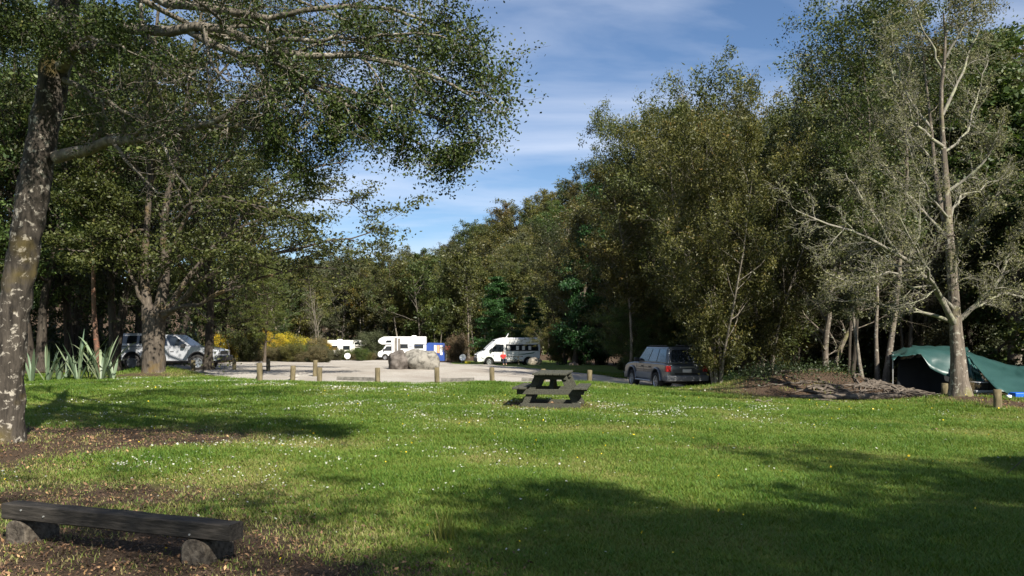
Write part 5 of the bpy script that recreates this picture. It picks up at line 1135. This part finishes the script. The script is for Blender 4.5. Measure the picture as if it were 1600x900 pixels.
# ------------------------------------------------------------------ tarpaulin camp on the right
def sheet(rows, nsub, sag=0, wr=.03, seed=1):
    """rows of (px,py,D) -> smooth wrinkled grid"""
    rows = [np.array([tuple(P3(*p)) for p in r]) for r in rows]; G = np.array(rows)
    def ref(G, ax, k):
        n_ = G.shape[ax]; x = np.linspace(0, n_ - 1, (n_ - 1) * k + 1); i = np.minimum(x.astype(int), n_ - 2); f_ = (x - i); A = np.take(G, i, ax); B = np.take(G, i + 1, ax); sh = [1, 1, 1]; sh[ax] = -1; f_ = f_.reshape(sh)
        return A * (1 - f_) + B * f_
    G = ref(ref(G, 0, nsub), 1, nsub); r_ = np.random.default_rng(seed); h, w_ = G.shape[:2]
    u = np.arange(w_)[None] / w_; v = np.arange(h)[:, None] / h; wv = np.zeros((h, w_))
    for _ in range(14):
        a, b_, c = r_.normal(size=3) * [22, 12, 3]; wv += np.abs(np.sin(a * u + b_ * v + c)) ** 3 * r_.uniform(.4, 1)
    wv -= wv.mean(); G[..., 1] += wv * wr; G[..., 2] += wv * wr * .5
    V = G.reshape(-1, 3); i0 = (np.arange(h - 1)[:, None] * w_ + np.arange(w_ - 1)[None]).ravel()
    return V, np.stack([i0, i0 + 1, i0 + w_ + 1, i0 + w_], 1)
camp = thing('tarpaulin_shelter', 'tent painted black as shade under a large green tarpaulin sloping down to the right edge', 'tarpaulin', W(1450, 25.5))
o0c = camp.location
def campsheet(name, rows, mat, seed, wr=.03, n=6):
    V, Q = sheet(rows, n, 0, wr, seed); o = add_part(name, quads('camp_sheet', local(V, o0c), Q, smooth=True), camp, mat); md = o.modifiers.new('s', 'SOLIDIFY'); md.thickness = .008; return o
campsheet('tarpaulin', [[(1396, 572, 28), (1412, 562, 28), (1435, 556, 28), (1470, 556, 28), (1512, 560, 28)],
                        [(1394, 552, 26.2), (1410, 545, 26.2), (1432, 541, 26.2), (1468, 541.5, 26.2), (1514, 545, 26.2)],
                        [(1393, 556, 25.2), (1411, 550, 25.2), (1430, 546, 25.2), (1468, 548, 25.0), (1512, 550, 24.8)],
                        [(1393, 561, 24.9), (1411, 556, 24.8), (1438, 552, 24.7), (1454, 576, 24.5), (1494, 594, 24.3)]], TARP, 3, .05)
campsheet('tarpaulin', [[(1507, 548, 24.6), (1530, 556, 24.3), (1560, 566, 24), (1590, 571, 23.8), (1625, 569, 23.6), (1680, 560, 23.5)],
                        [(1510, 552, 24.2), (1532, 570, 23.6), (1560, 583, 23.0), (1590, 592, 22.6), (1625, 592, 22.4), (1680, 585, 22.2)],
                        [(1513, 556, 23.8), (1535, 585, 22.8), (1556, 607, 22.0), (1588, 622, 21.6), (1625, 622, 21.4), (1680, 615, 21.2)]], TARP, 5, .055)
campsheet('hanging_sheet', [[(1506, 552, 24.9), (1511, 554, 24.8), (1515, 558, 24.7)], [(1506, 580, 24.8), (1518, 580, 24.5), (1530, 582, 24.4)], [(1506, 607, 24.6), (1524, 606, 24.4), (1541, 600, 24.3)], [(1507, 620, 24.6), (1520, 616, 24.4), (1538, 604, 24.3)]], TARPS, 6, .05)
V8 = [P3(1400, 612, 25.3), P3(1500, 618, 25.0), P3(1505, 612, 28.5), P3(1404, 610, 28.5), P3(1404, 562, 25.5), P3(1502, 551, 25.3), P3(1508, 562, 28.2), P3(1402, 574, 28.2)]
for k in range(4): V8[k].z = gz1(V8[k].x, V8[k].y) - .05
mb = MB(); mb.add([v_ - o0c for v_ in V8], [(3, 2, 1, 0), (4, 5, 6, 7), (0, 1, 5, 4), (1, 2, 6, 5), (2, 3, 7, 6), (3, 0, 4, 7)]); mb.build('inner_tent_shade', TENT_SHADE, camp, bevel=.08, seg=2)  # tent box coloured black so the opening reads as deep shade
for a_, b_ in (((1514, 548, 24.9), (1514, 625, 24.9)), ((1395, 553, 25.2), (1395, 620, 25.2)), ((1680, 560, 23.4), (1680, 640, 23.4))):
    pa = P3(*a_); pb = P3(*b_); pb.x = pa.x; pb.z = gz1(pb.x, pb.y) - .05; mb = MB(); mb.tube([pb - o0c, pa - o0c], .018, 6); mb.build('pole', STEEL, camp)
mb = MB(); pa = P3(1588, 622, 21.6); pb = W(1592, 19.6); mb.tube([pa - o0c, pb - o0c], .006, 5); mb.build('guy_rope', CLOTHW, camp)
# camp gear under the tarpaulin
tb = thing('camp_kitchen', 'pale folding camp bench with black boxes under the tarpaulin edge', 'camp table', W(1536, 22.9), .1)
bx(tb, 'shelf', M('pale_grey_plastic', (.42, .43, .43), None, 4, .5), -.36, .34, -.22, .22, .14, .22, .02, 2); bx(tb, 'box', BLACKP, -.30, .02, -.18, .18, .224, .42, .04, 2); bx(tb, 'box', BLACKP, .06, .34, -.16, .18, .224, .46, .03, 2); bx(tb, 'lid', M('light_lid', (.5, .5, .5), None, 4, .4), -.31, .03, -.19, .19, .423, .45, .01)
for sx in (-.3, .28):
    for sy in (-.18, .18): bx(tb, 'leg', STEEL, sx - .015, sx + .015, sy - .015, sy + .015, -.03, .14, .002)
p = W(1593, 21.2); o = bx(None, 'blue_tub', BLUEP, -.2, .2, -.15, .15, 0, .20, .03, 2); o.location = p; tag(o, 'bright blue plastic tub under the tarpaulin at the right edge', 'tub')
jg = thing('water_container', 'small white water container on the grass beside the blue tub', 'container', W(1576, 20.6)); bx(jg, 'body', WHITEP, -.06, .06, -.05, .05, 0, .13, .025, 2); mb = MB(); mb.tube([(0, 0, .13), (0, 0, .16)], .018, 8); mb.build('cap', BLUEP, jg)
# small navy tent mostly outside the frame
tn_ = thing('dome_tent', 'corner of a small navy tent at the right edge with its guy line', 'tent', (7.16, 8.95, gz1(7.1, 8.95)))
Vd = []; Fd = []; nu, nv = 20, 8
for j in range(nv + 1):
    ph = j / nv * PI / 2
    for i in range(nu):
        a = 2 * PI * i / nu; rr2 = math.cos(ph) ** .8; sq = 1 / max(abs(math.cos(a)), abs(math.sin(a))) ** .35
        Vd.append((1.12 * rr2 * sq * math.cos(a), .95 * rr2 * sq * math.sin(a), 1.15 * math.sin(ph) ** 1.05))
for j in range(nv):
    for i in range(nu): Fd.append((j * nu + i, j * nu + (i + 1) % nu, (j + 1) * nu + (i + 1) % nu, (j + 1) * nu + i))
mb = MB(); mb.add(Vd, Fd); mb.build('flysheet', NAVY, tn_, smooth=True)
mb = MB(); mb.tube([(-.85, 0, .72), (-1.72, -.05, .01)], .004, 5); mb.build('guy_line', BLACKP, tn_)
mb = MB(); mb.tube([(-1.72, -.05, .05), (-1.75, -.05, -.05)], .006, 5); mb.build('peg', STEEL, tn_)

# ------------------------------------------------------------------ roots, log and sticks on the mound
rt = thing('tree_roots', 'tangle of exposed grey roots spilling down the right end of the earth mound', 'roots', W(1385, 24.6))
rng = np.random.default_rng(77)
def root_poly(x, y, ang, L, r, n=11, w_=.22):
    P = []
    for i in range(n + 1):
        z = gz1(x, y) + r * (.5 + .9 * math.sin(i * 1.3 + ang * 3)) + .03; P.append((x, y, z)); ang += rng.normal() * w_; x += math.cos(ang) * L / n; y += math.sin(ang) * L / n
    return np.array(P)
o0r = rt.location
for i in range(66):
    if i < 36: x, y, a = 11.2 + rng.normal() * .25, 25.0 + rng.normal() * .4, rng.uniform(-1.9, -.15); L = rng.uniform(1.0, 2.6)
    else: x, y, a = rng.uniform(8.2, 11.8), rng.uniform(23.2, 24.6), rng.uniform(-.5, .2) + (PI if rng.random() < .3 else 0); L = rng.uniform(.8, 2.0)
    r = rng.uniform(.014, .05); P = root_poly(x, y, a, L, r, 11, .3); Rr = np.linspace(r, r * .3, len(P)); Vr, Qr = tubes(P[None], Rr[None], 6)
    o = bpy.data.objects.new('root', quads('root', local(Vr, o0r), Qr, ROOTM, smooth=True)); link(o, rt)
P = np.array([[8.0, 23.0], [8.8, 22.85], [9.6, 22.8], [10.4, 22.85], [11.2, 23.0]]); P = np.array([(x, y, gz1(x, y) + .07) for x, y in P]); Vr, Qr = tubes(P[None], np.array([[.03, .09, .11, .10, .04]]), 10)
Vr = knobby(Vr, rng, .018, 6); lg_ = bpy.data.objects.new('fallen_log', quads('fallen_log', Vr - P[2], Qr, ROOTM, smooth=True)); link(lg_); lg_.location = P[2]; tag(lg_, 'long rotting log lying along the foot of the earth mound', 'log')
for px, D, L, a, lb in [(1180, 20.8, .55, .1, 'short stick lying on the lawn in front of the mound'), (1268, 21.9, .9, -.2, 'thin branch lying at the left foot of the mound'), (1210, 25.6, 1.6, .25, 'mossy fallen branch along the left crest of the mound')]:
    p = W(px, D); P = root_poly(p.x, p.y, a, L, .03, 7, .12); Vr, Qr = tubes(P[None], np.linspace(.035, .012, 8)[None], 6); o = bpy.data.objects.new('fallen_branch', quads('fallen_branch', local(Vr, p), Qr, ROOTM, smooth=True)); link(o); o.location = p; tag(o, lb, 'branch')
